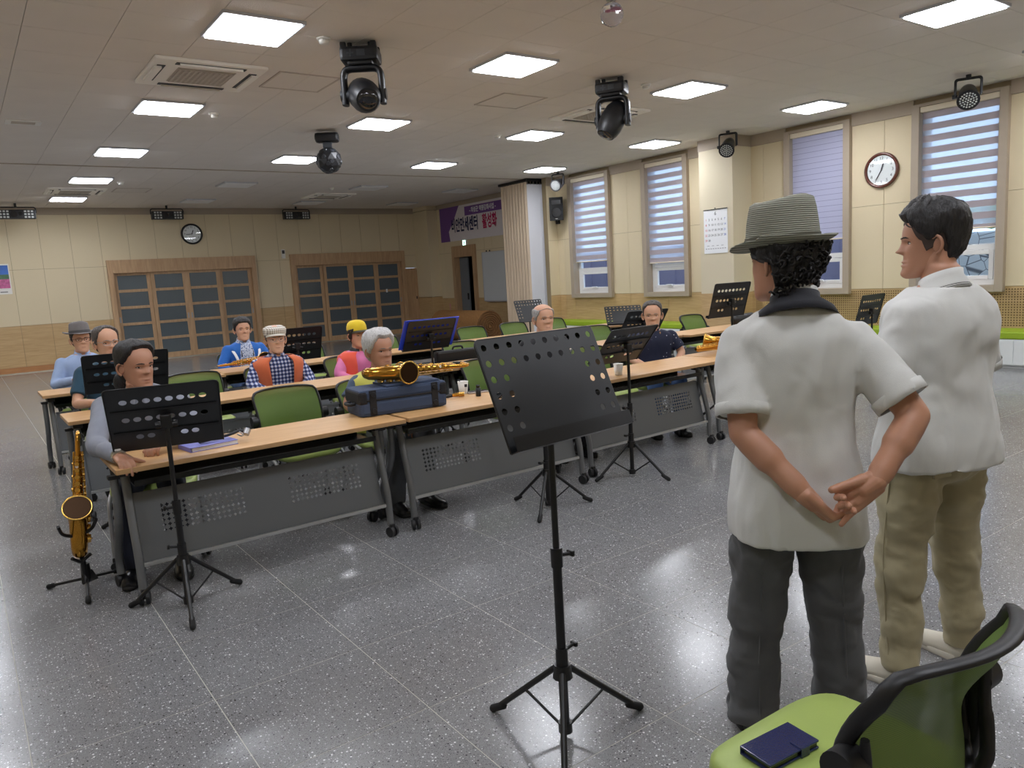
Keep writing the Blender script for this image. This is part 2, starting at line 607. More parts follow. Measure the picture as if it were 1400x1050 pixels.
zb = [0.0, .12, 1.035, 2.27, 3.47]
D1 = (2.99, 6.46); D2 = (7.40, 10.83); DT = 2.41
seam_b = [1.13 + .6 * k for k in range(-9, 18)]
wall_back = panel_wall('wall_back', 'y', YB, -1, XL, 11.62, seam_b, zb, [None, M_wain, M_wall, M_wall],
                       [(D1[0], D1[1], 0, DT), (D2[0], D2[1], 0, DT), (10.86, 11.26, .0, 1.9)])
struct(part('trim_2', M_trim, None, lambda b: b.box(((XL + 11.6) / 2, YB - .012, 3.545), (11.6 - XL, .024, .15))))
bbx = [(XL, D1[0]), (D1[1], D2[0])]
struct(part('baseboard_back', M_basetrim, None, lambda b: [b.box(((p + q) / 2, YB - .008, .06), (q - p, .016, .12)) for p, q in bbx] and None))
# small cupboard door beside the second sliding door
cd = thing('door_3', None, None, (10.86, YB, 0)); struct(cd)
part('door_panel', M_doorwood, cd, lambda b: b.box((.2, .02, .95), (.39, .04, 1.89), bev=.003))
part('keyhole', M_black, cd, lambda b: b.box((.33, -.004, 1.02), (.03, .012, .08)))

# sliding doors
def sliding_door(n, x0, x1):
    d = struct(thing('door_%d' % n, None, None, (x0, YB, 0)))
    W = x1 - x0
    tw = .115; ttop = .31
    part('frame', M_doorwood, d, lambda b: [b.box((tw / 2, -.02, DT / 2), (tw, .16, DT), bev=.004), b.box((W - tw / 2, -.02, DT / 2), (tw, .16, DT), bev=.004), b.box((W / 2, -.02, DT - ttop / 2), (W - 2 * tw, .16, ttop), bev=.004), b.box((W / 2, .1, DT / 2), (W, .02, DT))] and None)
    lw = (W - 2 * tw) / 4
    top = DT - ttop
    for k in range(4):
        cx = tw + lw * (k + .5)
        yy = .035 if k in (0, 3) else -.012
        st = .085
        leaf = MB()
        leaf.box((cx - lw / 2 + st / 2, yy, top / 2), (st, .04, top), bev=.003)
        leaf.box((cx + lw / 2 - st / 2, yy, top / 2), (st, .04, top), bev=.003)
        npan = 5
        rail = .065
        gap = (top - .13 - .06 - rail * (npan - 1)) / npan
        leaf.box((cx, yy, .065), (lw - 2 * st, .036, .13), bev=.003)
        leaf.box((cx, yy, top - .03), (lw - 2 * st, .036, .06), bev=.003)
        z = .13
        pz = []
        for q in range(npan):
            pz.append((z, z + gap)); z += gap
            if q < npan - 1:
                leaf.box((cx, yy, z + rail / 2), (lw - 2 * st, .036, rail), bev=.003)
            z += rail
        lf = leaf.build('door_leaf', M_doorwood, d)
        for (a, c) in pz:
            part('glass_pane', M_doorglass, lf, lambda b: b.box((cx, yy + .004, (a + c) / 2), (lw - 2 * st + .01, .012, c - a + .01)))
        hx = cx + (lw / 2 - st / 2) * (1 if k % 2 == 1 else -1)
        part('handle', M_steel, lf, lambda b: b.box((hx, yy - .022, 1.0), (.035, .008, .13), bev=.006))
    return d
sliding_door(1, *D1)
sliding_door(2, *D2)

# right wall with four windows in view (and one beyond the frame)
WIN = [(11.73, 13.02), (9.645, 10.81), (6.484, 7.614), (4.345, 5.567), (2.25, 3.45)]
WB, WT = .945, 3.545
seam_r = [13.3, 12.98, 11.27, 10.23, 9.06, 8.05, 7.05, 5.99, 4.95, 3.9, 2.85, 1.6, .4, -.8, -2.0]
def wmat(q, y): return M_perf if y < 8.2 else M_wain
wall_right = panel_wall('wall_right', 'x', XR, -1, YF, 13.5, sorted(seam_r), [0, .02, 1.015, 2.245, 3.44], [None, wmat, M_wall, M_wall], [(a, c, WB, WT) for a, c in WIN])
struct(part('trim_3', M_trim, None, lambda b: [b.box((XR - .012, (p + q) / 2, 3.53), (.024, q - p, .18)) for p, q in ((YF, 2.25), (3.45, 4.345), (5.567, 6.484), (7.614, 8.29), (9.0, 9.645), (10.81, 11.73), (13.02, 13.5))] and None))
# perforation of the acoustic wainscot below the nearer windows: one joined field of small holes
hp = MB()
y = 3.2
while y < 8.2:
    z = .5
    while z < .99:
        if not any(abs(y - s) < .03 for s in seam_r) and not (z > .92 and any(a - .02 < y < c + .02 for a, c in WIN)):
            hp.add([(XR - .0146, y - .008, z - .008), (XR - .0146, y + .008, z - .008), (XR - .0146, y + .008, z + .008), (XR - .0146, y - .008, z + .008), (XR - .004, y, z)], [(0, 1, 2, 3)])
        z += .034
    y += .034
tag(hp.build('perforation_hole', M_hole, wall_right), kind='stuff')

# exposed column with the calendar
colm = MB()
struct(part('wall_column', M_wallwhite, None, lambda b: [b.box((10.95, 8.645, 2.315), (.5, .705, 2.61), bev=.002)] and None))
struct(part('trim_4', M_trim, None, lambda b: b.box((10.95, 8.645, 3.53), (.52, .725, .18))))
struct(part('wall_column_base', M_wain, None, lambda b: b.box((10.95, 8.645, .5), (.5, .705, 1.02))))

def window(n, y0, y1, striped, bottom, coarse=True):
    w = struct(thing('window_%d' % n, None, None, (XR, y0, 0)))
    W = y1 - y0
    t = .105
    part('casing', M_trim, w, lambda b: [b.box((.05, t / 2, (WB + WT) / 2), (.26, t, WT - WB), bev=.004), b.box((.05, W - t / 2, (WB + WT) / 2), (.26, t, WT - WB), bev=.004), b.box((.05, W / 2, WB + .045), (.26, W - 2 * t, .09), bev=.004), b.box((.05, W / 2, WT - .02), (.26, W - 2 * t, .04))] and None)
    a, c = t, W - t
    z0, z1 = WB + .09, WT - .04
    zr = 1.545
    fr = part('window_frame', M_pvc, w, lambda b: [b.box((.12, a + .035, (z0 + z1) / 2), (.08, .07, z1 - z0), bev=.005), b.box((.12, c - .035, (z0 + z1) / 2), (.08, .07, z1 - z0), bev=.005), b.box((.12, (a + c) / 2, z0 + .035), (.08, c - a - .14, .07), bev=.005), b.box((.12, (a + c) / 2, z1 - .03), (.08, c - a - .14, .06), bev=.005), b.box((.12, (a + c) / 2, zr), (.08, c - a - .14, .075), bev=.005)] and None)
    sa = part('window_sash', M_pvc, w, lambda b: [b.box((.1, a + .105, (z0 + zr) / 2 + .015), (.05, .06, zr - z0 - .115), bev=.006), b.box((.1, c - .105, (z0 + zr) / 2 + .015), (.05, .06, zr - z0 - .115), bev=.006), b.box((.1, (a + c) / 2, z0 + .1), (.05, c - a - .27, .06), bev=.006), b.box((.1, (a + c) / 2, zr - .07), (.05, c - a - .27, .06), bev=.006)] and None)
    part('glass_pane', M_glass, w, lambda b: b.box((.13, (a + c) / 2, (zr + z1) / 2), (.006, c - a - .14, z1 - zr - .1)))
    part('glass_pane', M_glass, w, lambda b: b.box((.11, (a + c) / 2, (z0 + zr) / 2 + .015), (.006, c - a - .26, zr - z0 - .22)))
    part('window_handle', M_pvc, w, lambda b: [b.box((.065, (a + c) / 2, z0 + .105), (.03, .14, .028), bev=.008), b.box((.05, (a + c) / 2 + .02, z0 + .13), (.03, .16, .022), bev=.008)] and None)
    # zebra blind
    order = {1: 'nearest the folded accordion partition', 2: 'between the loudspeaker corner and the calendar column', 3: 'beside the brown wall clock', 4: 'with bright gaps behind the standing dark-haired person', 5: 'in the last window'}
    bl = thing('zebra_blind', None, 'blind', (XR, y0, 0), 0, 'window blinds')
    bl['label'] = 'striped grey and sky-blue zebra blind %s' % order[n] if coarse else 'closed lilac zebra blind with thin dark lines %s' % order[n]
    part('headrail', M_headrail, bl, lambda b: b.box((-.02, W / 2, WT - .08), (.09, c - a - .01, .075), bev=.01))
    top = WT - .115
    pitch_ = .158 if coarse else .086
    k = 0; z = top
    while z > bottom + .03:
        h1 = min(pitch_ * (.57 if coarse else .93), z - bottom - .01)
        part('slat', M_opaque if coarse else M_opaque2, bl, lambda b: b.box((.0, W / 2, z - h1 / 2), (.0015, c - a - .03, h1)))
        z -= h1
        h2 = min(pitch_ * (.43 if coarse else .07), z - bottom - .01)
        if h2 > .002:
            part('sheer_band', M_sheer if coarse else M_sheer2, bl, lambda b: b.box((.001, W / 2, z - h2 / 2), (.001, c - a - .03, h2)))
        z -= max(h2, .002)
    part('bottom_bar', M_headrail, bl, lambda b: b.cyl((0, a + .015, bottom), (0, c - .015, bottom), .012, n=8))
    return w

def cloth_translucent(name, rgb, fac, transp=0.0):
    m = bpy.data.materials.new(name); m.use_nodes = True
    nt = m.node_tree; nt.nodes.remove(nt.nodes['Principled BSDF'])
    d = nt.nodes.new('ShaderNodeBsdfDiffuse'); d.inputs['Color'].default_value = (*lin(rgb), 1)
    t = nt.nodes.new('ShaderNodeBsdfTranslucent'); t.inputs['Color'].default_value = (*lin(rgb), 1)
    mx = nt.nodes.new('ShaderNodeMixShader'); mx.inputs[0].default_value = fac
    nt.links.new(d.outputs[0], mx.inputs[1]); nt.links.new(t.outputs[0], mx.inputs[2])
    out = mx.outputs[0]
    if transp:
        tr = nt.nodes.new('ShaderNodeBsdfTransparent')
        m2 = nt.nodes.new('ShaderNodeMixShader'); m2.inputs[0].default_value = transp
        nt.links.new(out, m2.inputs[1]); nt.links.new(tr.outputs[0], m2.inputs[2]); out = m2.outputs[0]
    nt.links.new(out, nt.nodes['Material Output'].inputs['Surface'])
    return m
M_headrail = mat('blind_rail', (226, 214, 190), .5)
M_opaque = cloth_translucent('blind_opaque', (196, 186, 190), .25)
M_opaque2 = cloth_translucent('blind_lilac', (206, 206, 226), .3)
M_sheer = cloth_translucent('blind_sheer', (225, 230, 240), .6, .5)
M_sheer2 = cloth_translucent('blind_line', (150, 150, 180), .3)
for k, (a, c) in enumerate(WIN):
    window(k + 1, a, c, True, [1.72, 1.60, 1.80, 1.80, 1.7][k], coarse=(k != 2))

# low storage bench below the windows
M_benchtop = mat('lime_vinyl', (150, 178, 36), .5)
M_benchbody = mat('white_laminate', (226, 230, 228), .5)
def bench(y0, y1, label):
    t = thing('window_bench', label, 'bench', (10.93, (y0 + y1) / 2, 0), 0, 'window benches')
    L = y1 - y0
    part('bench_body', M_benchbody, t, lambda b: [b.box((0, 0, .205), (.5, L, .33), bev=.003), b.box((.02, 0, .02), (.45, L - .04, .04))] and None)
    part('cushion', M_benchtop, t, lambda b: b.box((0, 0, .42), (.52, L, .095), bev=.02))
    n = max(1, round(L / 1.3))
    for k in range(n):
        part('front_panel', M_benchbody, t, lambda b: b.box((-.253, -L / 2 + L * (k + .5) / n, .2), (.01, L / n - .012, .3), bev=.002))
bench(1.2, 8.25, 'white window bench with lime cushion between calendar column and rear of hall')
bench(9.06, 13.4, 'white window bench with lime cushion between calendar column and folded partition')

# stub wall the partition folds against, rear side wall, left and near walls (outside the frame)
panel_wall('wall_stub', 'y', 13.5, -1, 10.93, XR + .02, [], [0, .02, 1.015, 2.24, 3.44], [None, M_wain, M_wall, M_wall])
struct(part('trim_5', M_trim, None, lambda b: b.box((11.065, 13.488, 3.53), (.27, .024, .18))))
struct(part('wall_stub_side', M_wall, None, lambda b: b.box((11.41, 13.65, H / 2), (.42, .3, H))))
DOORS = (17.47, 18.63)
wall_rear_right = panel_wall('wall_rear_right', 'x', 11.6, -1, 13.6, YB, [14.3, 14.9, 15.5, 16.1, 16.7, 17.05, 19.1], [0, .02, .96, 2.24, 3.5], [None, M_wain, M_wall, M_wall], [(DOORS[0], DOORS[1], 0, 2.41)])
struct(part('trim_6', M_trim, None, lambda b: b.box((11.588, 16.9, 3.56), (.024, 6.6, .12))))
struct(part('wall_corner_pier', M_wall, None, lambda b: [b.box((11.43, 19.8, 2.26), (.35, .8, 2.47)), b.box((11.43, 19.8, 3.57), (.36, .82, .12))] and None))
struct(part('wall_corner_pier_base', M_wain, None, lambda b: [b.box((11.43, 19.8, .5), (.35, .8, 1.03))] and None))
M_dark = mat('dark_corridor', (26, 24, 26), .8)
d4 = struct(thing('door_4', None, None, (11.6, DOORS[0], 0)))
dw = DOORS[1] - DOORS[0]
part('frame', M_doorwood, d4, lambda b: [b.box((.03, .06, 1.205), (.2, .12, 2.41), bev=.004), b.box((.03, dw - .06, 1.205), (.2, .12, 2.41), bev=.004), b.box((.03, dw / 2, 2.255), (.2, dw - .24, .31), bev=.004)] and None)
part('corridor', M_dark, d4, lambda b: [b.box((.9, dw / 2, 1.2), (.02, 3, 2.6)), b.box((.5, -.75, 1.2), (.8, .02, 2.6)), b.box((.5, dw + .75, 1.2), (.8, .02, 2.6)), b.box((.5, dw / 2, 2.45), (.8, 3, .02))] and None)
lf = part('door_leaf', mat('grey_door', (112, 118, 124), .4), d4, lambda b: b.box((.12, dw - .34, 1.05), (.04, .42, 2.08), bev=.003))
part('handle', M_black, lf, lambda b: b.box((.085, dw - .5, 1.0), (.03, .04, .18), bev=.004))
struct(part('wall_left', M_wall, None, lambda b: b.box((XL - .1, (YF + YB) / 2, H / 2), (.2, YB - YF + .3, H))))
struct(part('wall_front', M_wall, None, lambda b: b.box(((XL + 12.4) / 2, YF - .1, H / 2), (12.4 - XL + .4, .2, H))))

# what stands outside the windows
M_ext = mat('outside_wall', (168, 160, 188), .8, var=(2, .06))
M_stone = bpy.data.materials.new('crazy_paving'); M_stone.use_nodes = True
nt = M_stone.node_tree; b = nt.nodes['Principled BSDF']
g = nt.nodes.new('ShaderNodeNewGeometry'); v = nt.nodes.new('ShaderNodeTexVoronoi'); v.feature = 'DISTANCE_TO_EDGE'; v.inputs['Scale'].default_value = 4.6
nt.links.new(g.outputs['Position'], v.inputs['Vector'])
r = nt.nodes.new('ShaderNodeValToRGB'); r.color_ramp.elements[0].position = .012; r.color_ramp.elements[1].position = .03
r.color_ramp.elements[0].color = (*lin((120, 124, 130)), 1); r.color_ramp.elements[1].color = (*lin((250, 250, 248)), 1)
nt.links.new(v.outputs['Distance'], r.inputs['Fac']); nt.links.new(r.outputs['Color'], b.inputs['Base Color'])
ew = struct(part('wall_outside', M_ext, None, lambda b: [b.box((14.2, 14.2, 1.0), (.3, 14.6, 2.0), bev=.02)] + [b.box((14.04, 7.2 + k * .6, 1.0), (.02, .03, 2.0)) for k in range(24)] and None))
sw = struct(part('wall_outside_stone', M_stone, None, lambda b: b.box((14.1, 3.2, .9), (.4, 7.2, 1.8), bev=.03)))
M_hedge = mat('hedge_green', (120, 160, 70), .9, var=(14, .5), bump=(20, .8))
hb = MB(); 
for k in range(60):
    hb.sphere((14.2 + random.uniform(-.15, .3), -.2 + k * .115, 2.02 + random.uniform(-.03, .12)), random.uniform(.12, .2), 8, 6)
tag(hb.build('hedge', M_hedge), 'clipped green hedge on top of the stone wall outside the window', 'hedge')
struct(part('ground_outside', mat('outside_ground', (150, 148, 142), .9), None, lambda b: b.box((17, 8, -.1), (11, 40, .1))))

# ------------------------------------------------------------------ ceiling fixtures
def ceiling_light(x, y, lit, label, group):
    t = thing('ceiling_light', label, 'light', (x, y, H), 0, group)
    a = .323
    part('frame', M_alu, t, lambda b: [b.box((s * (a - .014), 0, -.013), (.028, 2 * a, .026)) for s in (-1, 1)] + [b.box((0, s * (a - .014), -.013), (2 * a - .056, .028, .026)) for s in (-1, 1)] and None)
    part('diffuser', M_lamp if lit else M_lampoff, t, lambda b: b.box((0, 0, -.018), (2 * a - .056, 2 * a - .056, .036)))  # lowered past the frame, shaped so its glowing sides brighten the ceiling
    return t
LAMPL = {(0, 1): 'lit LED ceiling panel just behind the air conditioner that has a hatch beside it', (0, 2): 'lit LED ceiling panel of the main hall closest to the landscape poster',
         (1, 0): 'lit LED ceiling panel between the two large moving-head lights', (1, 1): 'lit LED ceiling panel straight behind the open-yoke moving-head light', (1, 2): 'lit LED ceiling panel partly covered by the small faceted effect light',
         (2, -1): 'lit LED ceiling panel above the two standing people', (2, 0): 'lit LED ceiling panel beside the tilted moving-head light and a smoke detector', (2, 1): 'lit LED ceiling panel beyond the air conditioner behind the tilted moving-head light', (2, 2): 'lit LED ceiling panel along the ceiling joint facing the second sliding door',
         (3, 0): 'lit LED ceiling panel in front of the brown-rimmed wall clock', (3, 1): 'lit LED ceiling panel in front of the calendar column', (3, 2): 'lit LED ceiling panel beside the silver par light',
         (0, 0): 'lit LED ceiling panel between the near air conditioner and a smoke detector'}
first = ceiling_light(-.384, 6.36, True, 'square white LED panel shining in the ceiling of the main hall', 'lit ceiling panels')
for c in range(-1, 4):
    for rr in range(-2, 3):  # unseen panels at and behind the camera are added for illumination
        if (c, rr) == (-1, 0): continue
        copy_tree(first, LAMPL.get((c, rr)), (2.216 + 2.6 * c, 6.36 + 3.01 * rr, H))
for (x, y) in ((2.216, 15.39), (2.17, 18.3), (-.4, 15.39), (-.4, 18.3)):
    copy_tree(first, {15.39: 'lit LED ceiling panel just past the ceiling joint beside a smoke detector', 18.3: 'lit LED ceiling panel closest to the rear wall behind an air conditioner'}[y] if x > 0 else 'square white LED panel shining in the rear section near the left wall', (x, y, H))
off = None
OFFL = ['unlit ceiling panel ahead of the air conditioner among unlit panels', 'unlit ceiling panel beside the bar light above the second sliding door', 'unlit ceiling panel beside the top of the folded partition', 'unlit ceiling panel in the corner over the banner end', 'unlit ceiling panel on the hall side of the round rear-wall clock', 'unlit ceiling panel right in front of the round rear-wall clock']
for (x, y) in ((7.69, 15.7), (7.49, 18.7), (10.2, 15.9), (10.17, 18.8), (4.8, 15.6), (4.78, 18.5)):
    lb = OFFL.pop(0)
    if off is None: off = ceiling_light(x, y, False, lb, 'unlit ceiling panels')
    else: copy_tree(off, lb, (x, y, H))

M_acw = mat('ac_white', (248, 244, 236), .45)
M_acg = mat('ac_grille', (196, 188, 178), .6)
M_vent = mat('vent_dark', (62, 62, 66), .6)
def ac_unit(x, y, label):
    t = thing('ceiling_air_conditioner', label, 'air conditioner', (x, y, H), 0, 'ceiling air conditioners')
    part('panel', M_acw, t, lambda b: b.box((0, 0, -.016), (1.0, .95, .032), bev=.012))
    part('grille', M_acg, t, lambda b: [b.box((0, 0, -.034), (.52, .5, .006))] + [b.box((0, -.23 + k * .046, -.04), (.5, .02, .01)) for k in range(11)] + [b.box((-.23 + k * .046, 0, -.04), (.018, .48, .009)) for k in range(11)] and None)
    for (cx, cy, w, d) in ((0, .38, .62, .07), (0, -.38, .62, .07), (.41, 0, .07, .56), (-.41, 0, .07, .56)):
        sl = part('air_slot', M_vent, t, lambda b: b.box((cx, cy, -.034), (w, d, .006)))
        part('louvre', M_acw, sl, lambda b: b.box((cx * 1.06, cy * 1.06, -.045), (max(w * .9, .012), max(d * .9, .012) if d > .1 else .012, .02 if d > .1 or w > .1 else .02)))
    return t
ac = ac_unit(2.19, 7.86, 'white cassette air conditioner beside a square ceiling hatch')
copy_tree(ac, 'white cassette air conditioner behind the tilted black moving-head light', (7.35, 7.86, H))
copy_tree(ac, 'white cassette air conditioner between two lit panels before the rear wall', (2.15, 17.0, H))
copy_tree(ac, 'white cassette air conditioner among switched-off panels of the rear section', (7.4, 17.25, H))

M_hatch = mat('hatch_board', (226, 219, 211), .85)
M_hatchf = mat('hatch_frame', (196, 184, 174), .5)
def hatch(x, y, label):
    t = thing('ceiling_hatch', label, 'hatch', (x, y, H), 0, 'ceiling hatches')
    part('hatch_frame', M_hatchf, t, lambda b: [b.box((s * .31, 0, -.004), (.022, .64, .008)) for s in (-1, 1)] + [b.box((0, s * .31, -.004), (.6, .022, .008)) for s in (-1, 1)] and None)
    part('hatch_board', M_hatch, t, lambda b: [b.box((s * .15, 0, -.002), (.297, .598, .004)) for s in (-1, 1)] and None)
    return t
hatch(3.155, 7.81, 'square access hatch beside the large ceiling air conditioner')
hatch(3.12, 16.83, 'square access hatch in the ceiling of the dim rear section')
hatch(5.75, 7.7, 'square access hatch behind the tilted moving-head light')

def detector(x, y, where):
    t = thing('smoke_detector', 'small round white smoke detector ' + where, 'smoke detector', (x, y, H), 0, 'smoke detectors')
    part('base', M_white, t, lambda b: b.lathe([(.0, 0), (.06, 0), (.06, -.014), (.05, -.018), (.0, -.018)][::-1], 20))
    part('sensor', M_white, t, lambda b: b.lathe([(.0, -.05), (.034, -.05), (.042, -.04), (.044, -.018), (.0, -.018)], 20))
    return t
for p in ((2.82, 6.37, 'beside the open-yoke moving-head light'), (6.75, 6.42, 'beside the tilted moving-head light'), (2.76, 9.53, 'by the panel behind the near air conditioner'), (6.9, 9.62, 'by the panel behind the tilted moving-head light'), (2.74, 15.69, 'by the lit panel of the rear section'), (6.92, 15.93, 'by an unlit panel of the rear section')):
    detector(*p)
v = thing('ceiling_vent', 'small oblong white vent in the ceiling', 'vent', (.92, 10.7, H))
part('frame', M_white, v, lambda b: [b.box((0, s * .1, -.006), (.36, .04, .012)) for s in (-1, 1)] + [b.box((s * .15, 0, -.006), (.06, .16, .012)) for s in (-1, 1)] and None)
for k in range(4):
    part('slat', M_acg, v, lambda b: b.box((0, -.06 + k * .04, -.005), (.24, .02, .008)))

# moving-head stage lights
M_mh = mat('stage_light_black', (24, 25, 28), .42, var=(8, .1))
M_mh2 = mat('stage_light_sheen', (52, 55, 60), .3)
M_lens = mat('dark_lens', (18, 18, 24), .08, coat=1)
def moving_head(x, y, rz, axis, label, s=1.0):
    t = thing('moving_head_light', label, 'stage light', (x, y, H), rz, 'moving-head stage lights')
    t.scale = (s, s, s)
    bs = part('base', M_mh, t, lambda b: [b.box((0, 0, -.115), (.33, .26, .12), bev=.03), b.box((0, 0, -.17), (.22, .18, .06), bev=.02)] + [b.box((sx * .13, sy * .1, -.05), (.05, .05, .06), bev=.01) for sx in (-1, 1) for sy in (-1, 1)] + [b.cyl((sx * .09, 0, 0), (sx * .09, 0, -.06), .022, n=10) for sx in (-1, 1)] and None)
    part('display', M_mh2, bs, lambda b: [b.box((.02, -.131, -.115), (.07, .004, .05)), b.box((-.07, -.131, -.115), (.06, .004, .012)), b.box((-.07, -.131, -.115), (.012, .004, .06))] and None)
    def yoke(b):
        b.tube([(-.165, 0, -.52), (-.165, 0, -.26), (-.13, 0, -.215), (.13, 0, -.215), (.165, 0, -.26), (.165, 0, -.52)], .030, 10, .05, flat=2.1, ref=(0, 1, 0))
    part('yoke', M_mh, t, yoke)
    a = Vector(axis).normalized()
    hd = MB()
    c = Vector((0, 0, -.44))
    rings = [hd.ring(c + a * d, a, r, 20) for d, r in ((-.21, .04), (-.19, .09), (-.11, .128), (0, .140), (.09, .136), (.16, .118), (.2, .098))]
    hd.loft(rings)
    h = hd.build('lamp_head', M_mh, t)
    part('lens', M_lens, h, lambda b: b.loft([b.ring(c + a * .195, a, .086, 20), b.ring(c + a * .21, a, .072, 20), b.ring(c + a * .215, a, .03, 20)]))
    part('pivot', M_mh2, h, lambda b: b.cyl((-.2, 0, -.44), (.2, 0, -.44), .05, n=16))
    return t
moving_head(3.147, 6.36, -.62, (.25, -.75, -.35), 'black moving-head stage light with its lens facing the room, yoke open')
moving_head(6.17, 6.38, -1.0, (-.35, -.35, -.8), 'black moving-head stage light tilted downwards by the right-hand air conditioner')
# smaller effect light with many facets
t = thing('effect_light', 'small black faceted effect light hanging below a round ceiling base', 'stage light', (4.37, 10.05, H), -.5)
part('base', M_mh, t, lambda b: b.box((0, 0, -.1), (.32, .2, .12), bev=.04))
part('bracket', M_mh2, t, lambda b: b.box((0, 0, -.2), (.12, .1, .08), bev=.01))
bm = bmesh.new(); bmesh.ops.create_icosphere(bm, subdivisions=2, radius=.175)
eb = MB(); bm.verts.index_update(); eb.add([v.co + Vector((0, 0, -.4)) for v in bm.verts], [[v.index for v in f.verts] for f in bm.faces]); 
hd = eb.build('lamp_head', M_mh, t)
cl = MB()
for f in list(bm.faces)[::3]:
    cl.cyl(f.calc_center_median() + Vector((0, 0, -.4)), f.calc_center_median() * 1.06 + Vector((0, 0, -.4)), .03, .026, 8)
cl.build('lens_cluster', M_mh2, hd); bm.free()
# PAR cans along the windows
def par_can(x, y, aim, label, m):
    t = thing('par_light', label, 'stage light', (x, y, H), 0, 'par lights along the windows')
    a = Vector(aim).normalized(); c = Vector((0, 0, -.24))
    sd = a.cross(Vector((0, 0, 1))).normalized()
    part('bracket', M_mh, t, lambda b: [b.tube([c + sd * .14, c + sd * .14 + Vector((0, 0, .2)), c - sd * .14 + Vector((0, 0, .2)), c - sd * .14], .012, 8, .03), b.tube([c + sd * .13 + a * .03, c + sd * .13 + Vector((0, 0, .2)) + a * .03, c - sd * .13 + Vector((0, 0, .2)) + a * .03, c - sd * .13 + a * .03], .009, 8, .03), b.cyl((0, 0, 0), (0, 0, -.05), .03)] and None)
    h = part('can', m, t, lambda b: b.loft([b.ring(c + a * d, a, r, 20) for d, r in ((-.15, .05), (-.13, .085), (-.05, .1), (.12, .115), (.13, .125), (.14, .125))]))
    def leds(b):
        u = a.orthogonal().normalized(); w = a.cross(u)
        for rr, n in ((0, 1), (.03, 6), (.058, 12), (.087, 18)):
            for k in range(n):
                p = c + a * .141 + (u * math.cos(2 * PI * k / n) + w * math.sin(2 * PI * k / n)) * rr
                b.cyl(p, p + a * .006, .0115, .008, 8)
    part('led_lens', M_led, h, leds)
    part('pivot_knob', M_mh2, h, lambda b: b.cyl(c + sd * .11, c + sd * .17, .025, n=10))
    return t
M_led = mat('led_lens', (196, 200, 196), .2)
M_silver = mat('par_silver', (96, 96, 100), .4, .8)
par_can(10.29, 4.47, (-.75, -.35, -.55), 'black par light in front of the window with bright blind gaps', M_mh)
par_can(10.38, 8.12, (-.75, -.35, -.55), 'black par light hanging before the calendar column', M_mh)
par_can(10.66, 12.75, (-.8, -.35, -.3), 'silver par light beside the folded accordion partition', M_silver)
# blinder lights at the rear wall
def blinder(x, y, label):
    t = thing('bar_light', label, 'stage light', (x, y, H), 0, 'black bar lights before the rear wall')
    part('bracket', M_mh, t, lambda b: [b.tube([(-.36, 0, -.2), (-.36, 0, -.08), (.36, 0, -.08), (.36, 0, -.2)], .012, 8, .05), b.cyl((0, 0, 0), (0, 0, -.09), .025)] and None)
    h = part('housing', M_mh, t, lambda b: b.box((0, 0, -.23), (.7, .16, .19), bev=.02))
    for sx in (-1, 1):
        part('led_block', M_led, h, lambda b: [b.box((sx * .22 + (i - 1) * .062, -.083, -.17 - j * .06), (.04, .01, .035)) for i in range(3) for j in range(3)] and None)
    part('lens', M_lens, h, lambda b: [b.cyl((-.05, -.08, -.23), (-.05, -.09, -.23), .065, n=20), b.cyl((.07, -.08, -.22), (.07, -.09, -.22), .04, n=16)] and None)
    return t
blinder(1.3, 19.32, 'black bar light above the landscape poster wall')
blinder(4.34, 19.62, 'black bar light beside the round rear-wall clock')
blinder(7.54, 19.75, 'black bar light above the second sliding door')
# clear mirror ball near the camera
t = thing('disco_ball', 'clear faceted ball with pink spots hanging from the ceiling', 'ball', (4.43, 4.55, H))
part('rod', M_steel, t, lambda b: [b.cyl((0, 0, 0), (0, 0, -.03), .012), b.cyl((0, 0, 0), (0, 0, -.012), .04)] and None)
gb = MB(); gb.sphere((0, 0, -.115), .092, 22, 14, smooth=False)
M_clear = mat('clear_acrylic', (236, 232, 238), .05, trans=.85)
gbo = gb.build('ball', M_clear, t)
part('core', mat('pink_core', (170, 60, 110), .3), gbo, lambda b: [b.sphere((.02, -.01, -.09), (.03, .03, .012)), b.sphere((-.03, .0, -.1), (.018, .018, .01))] and None)

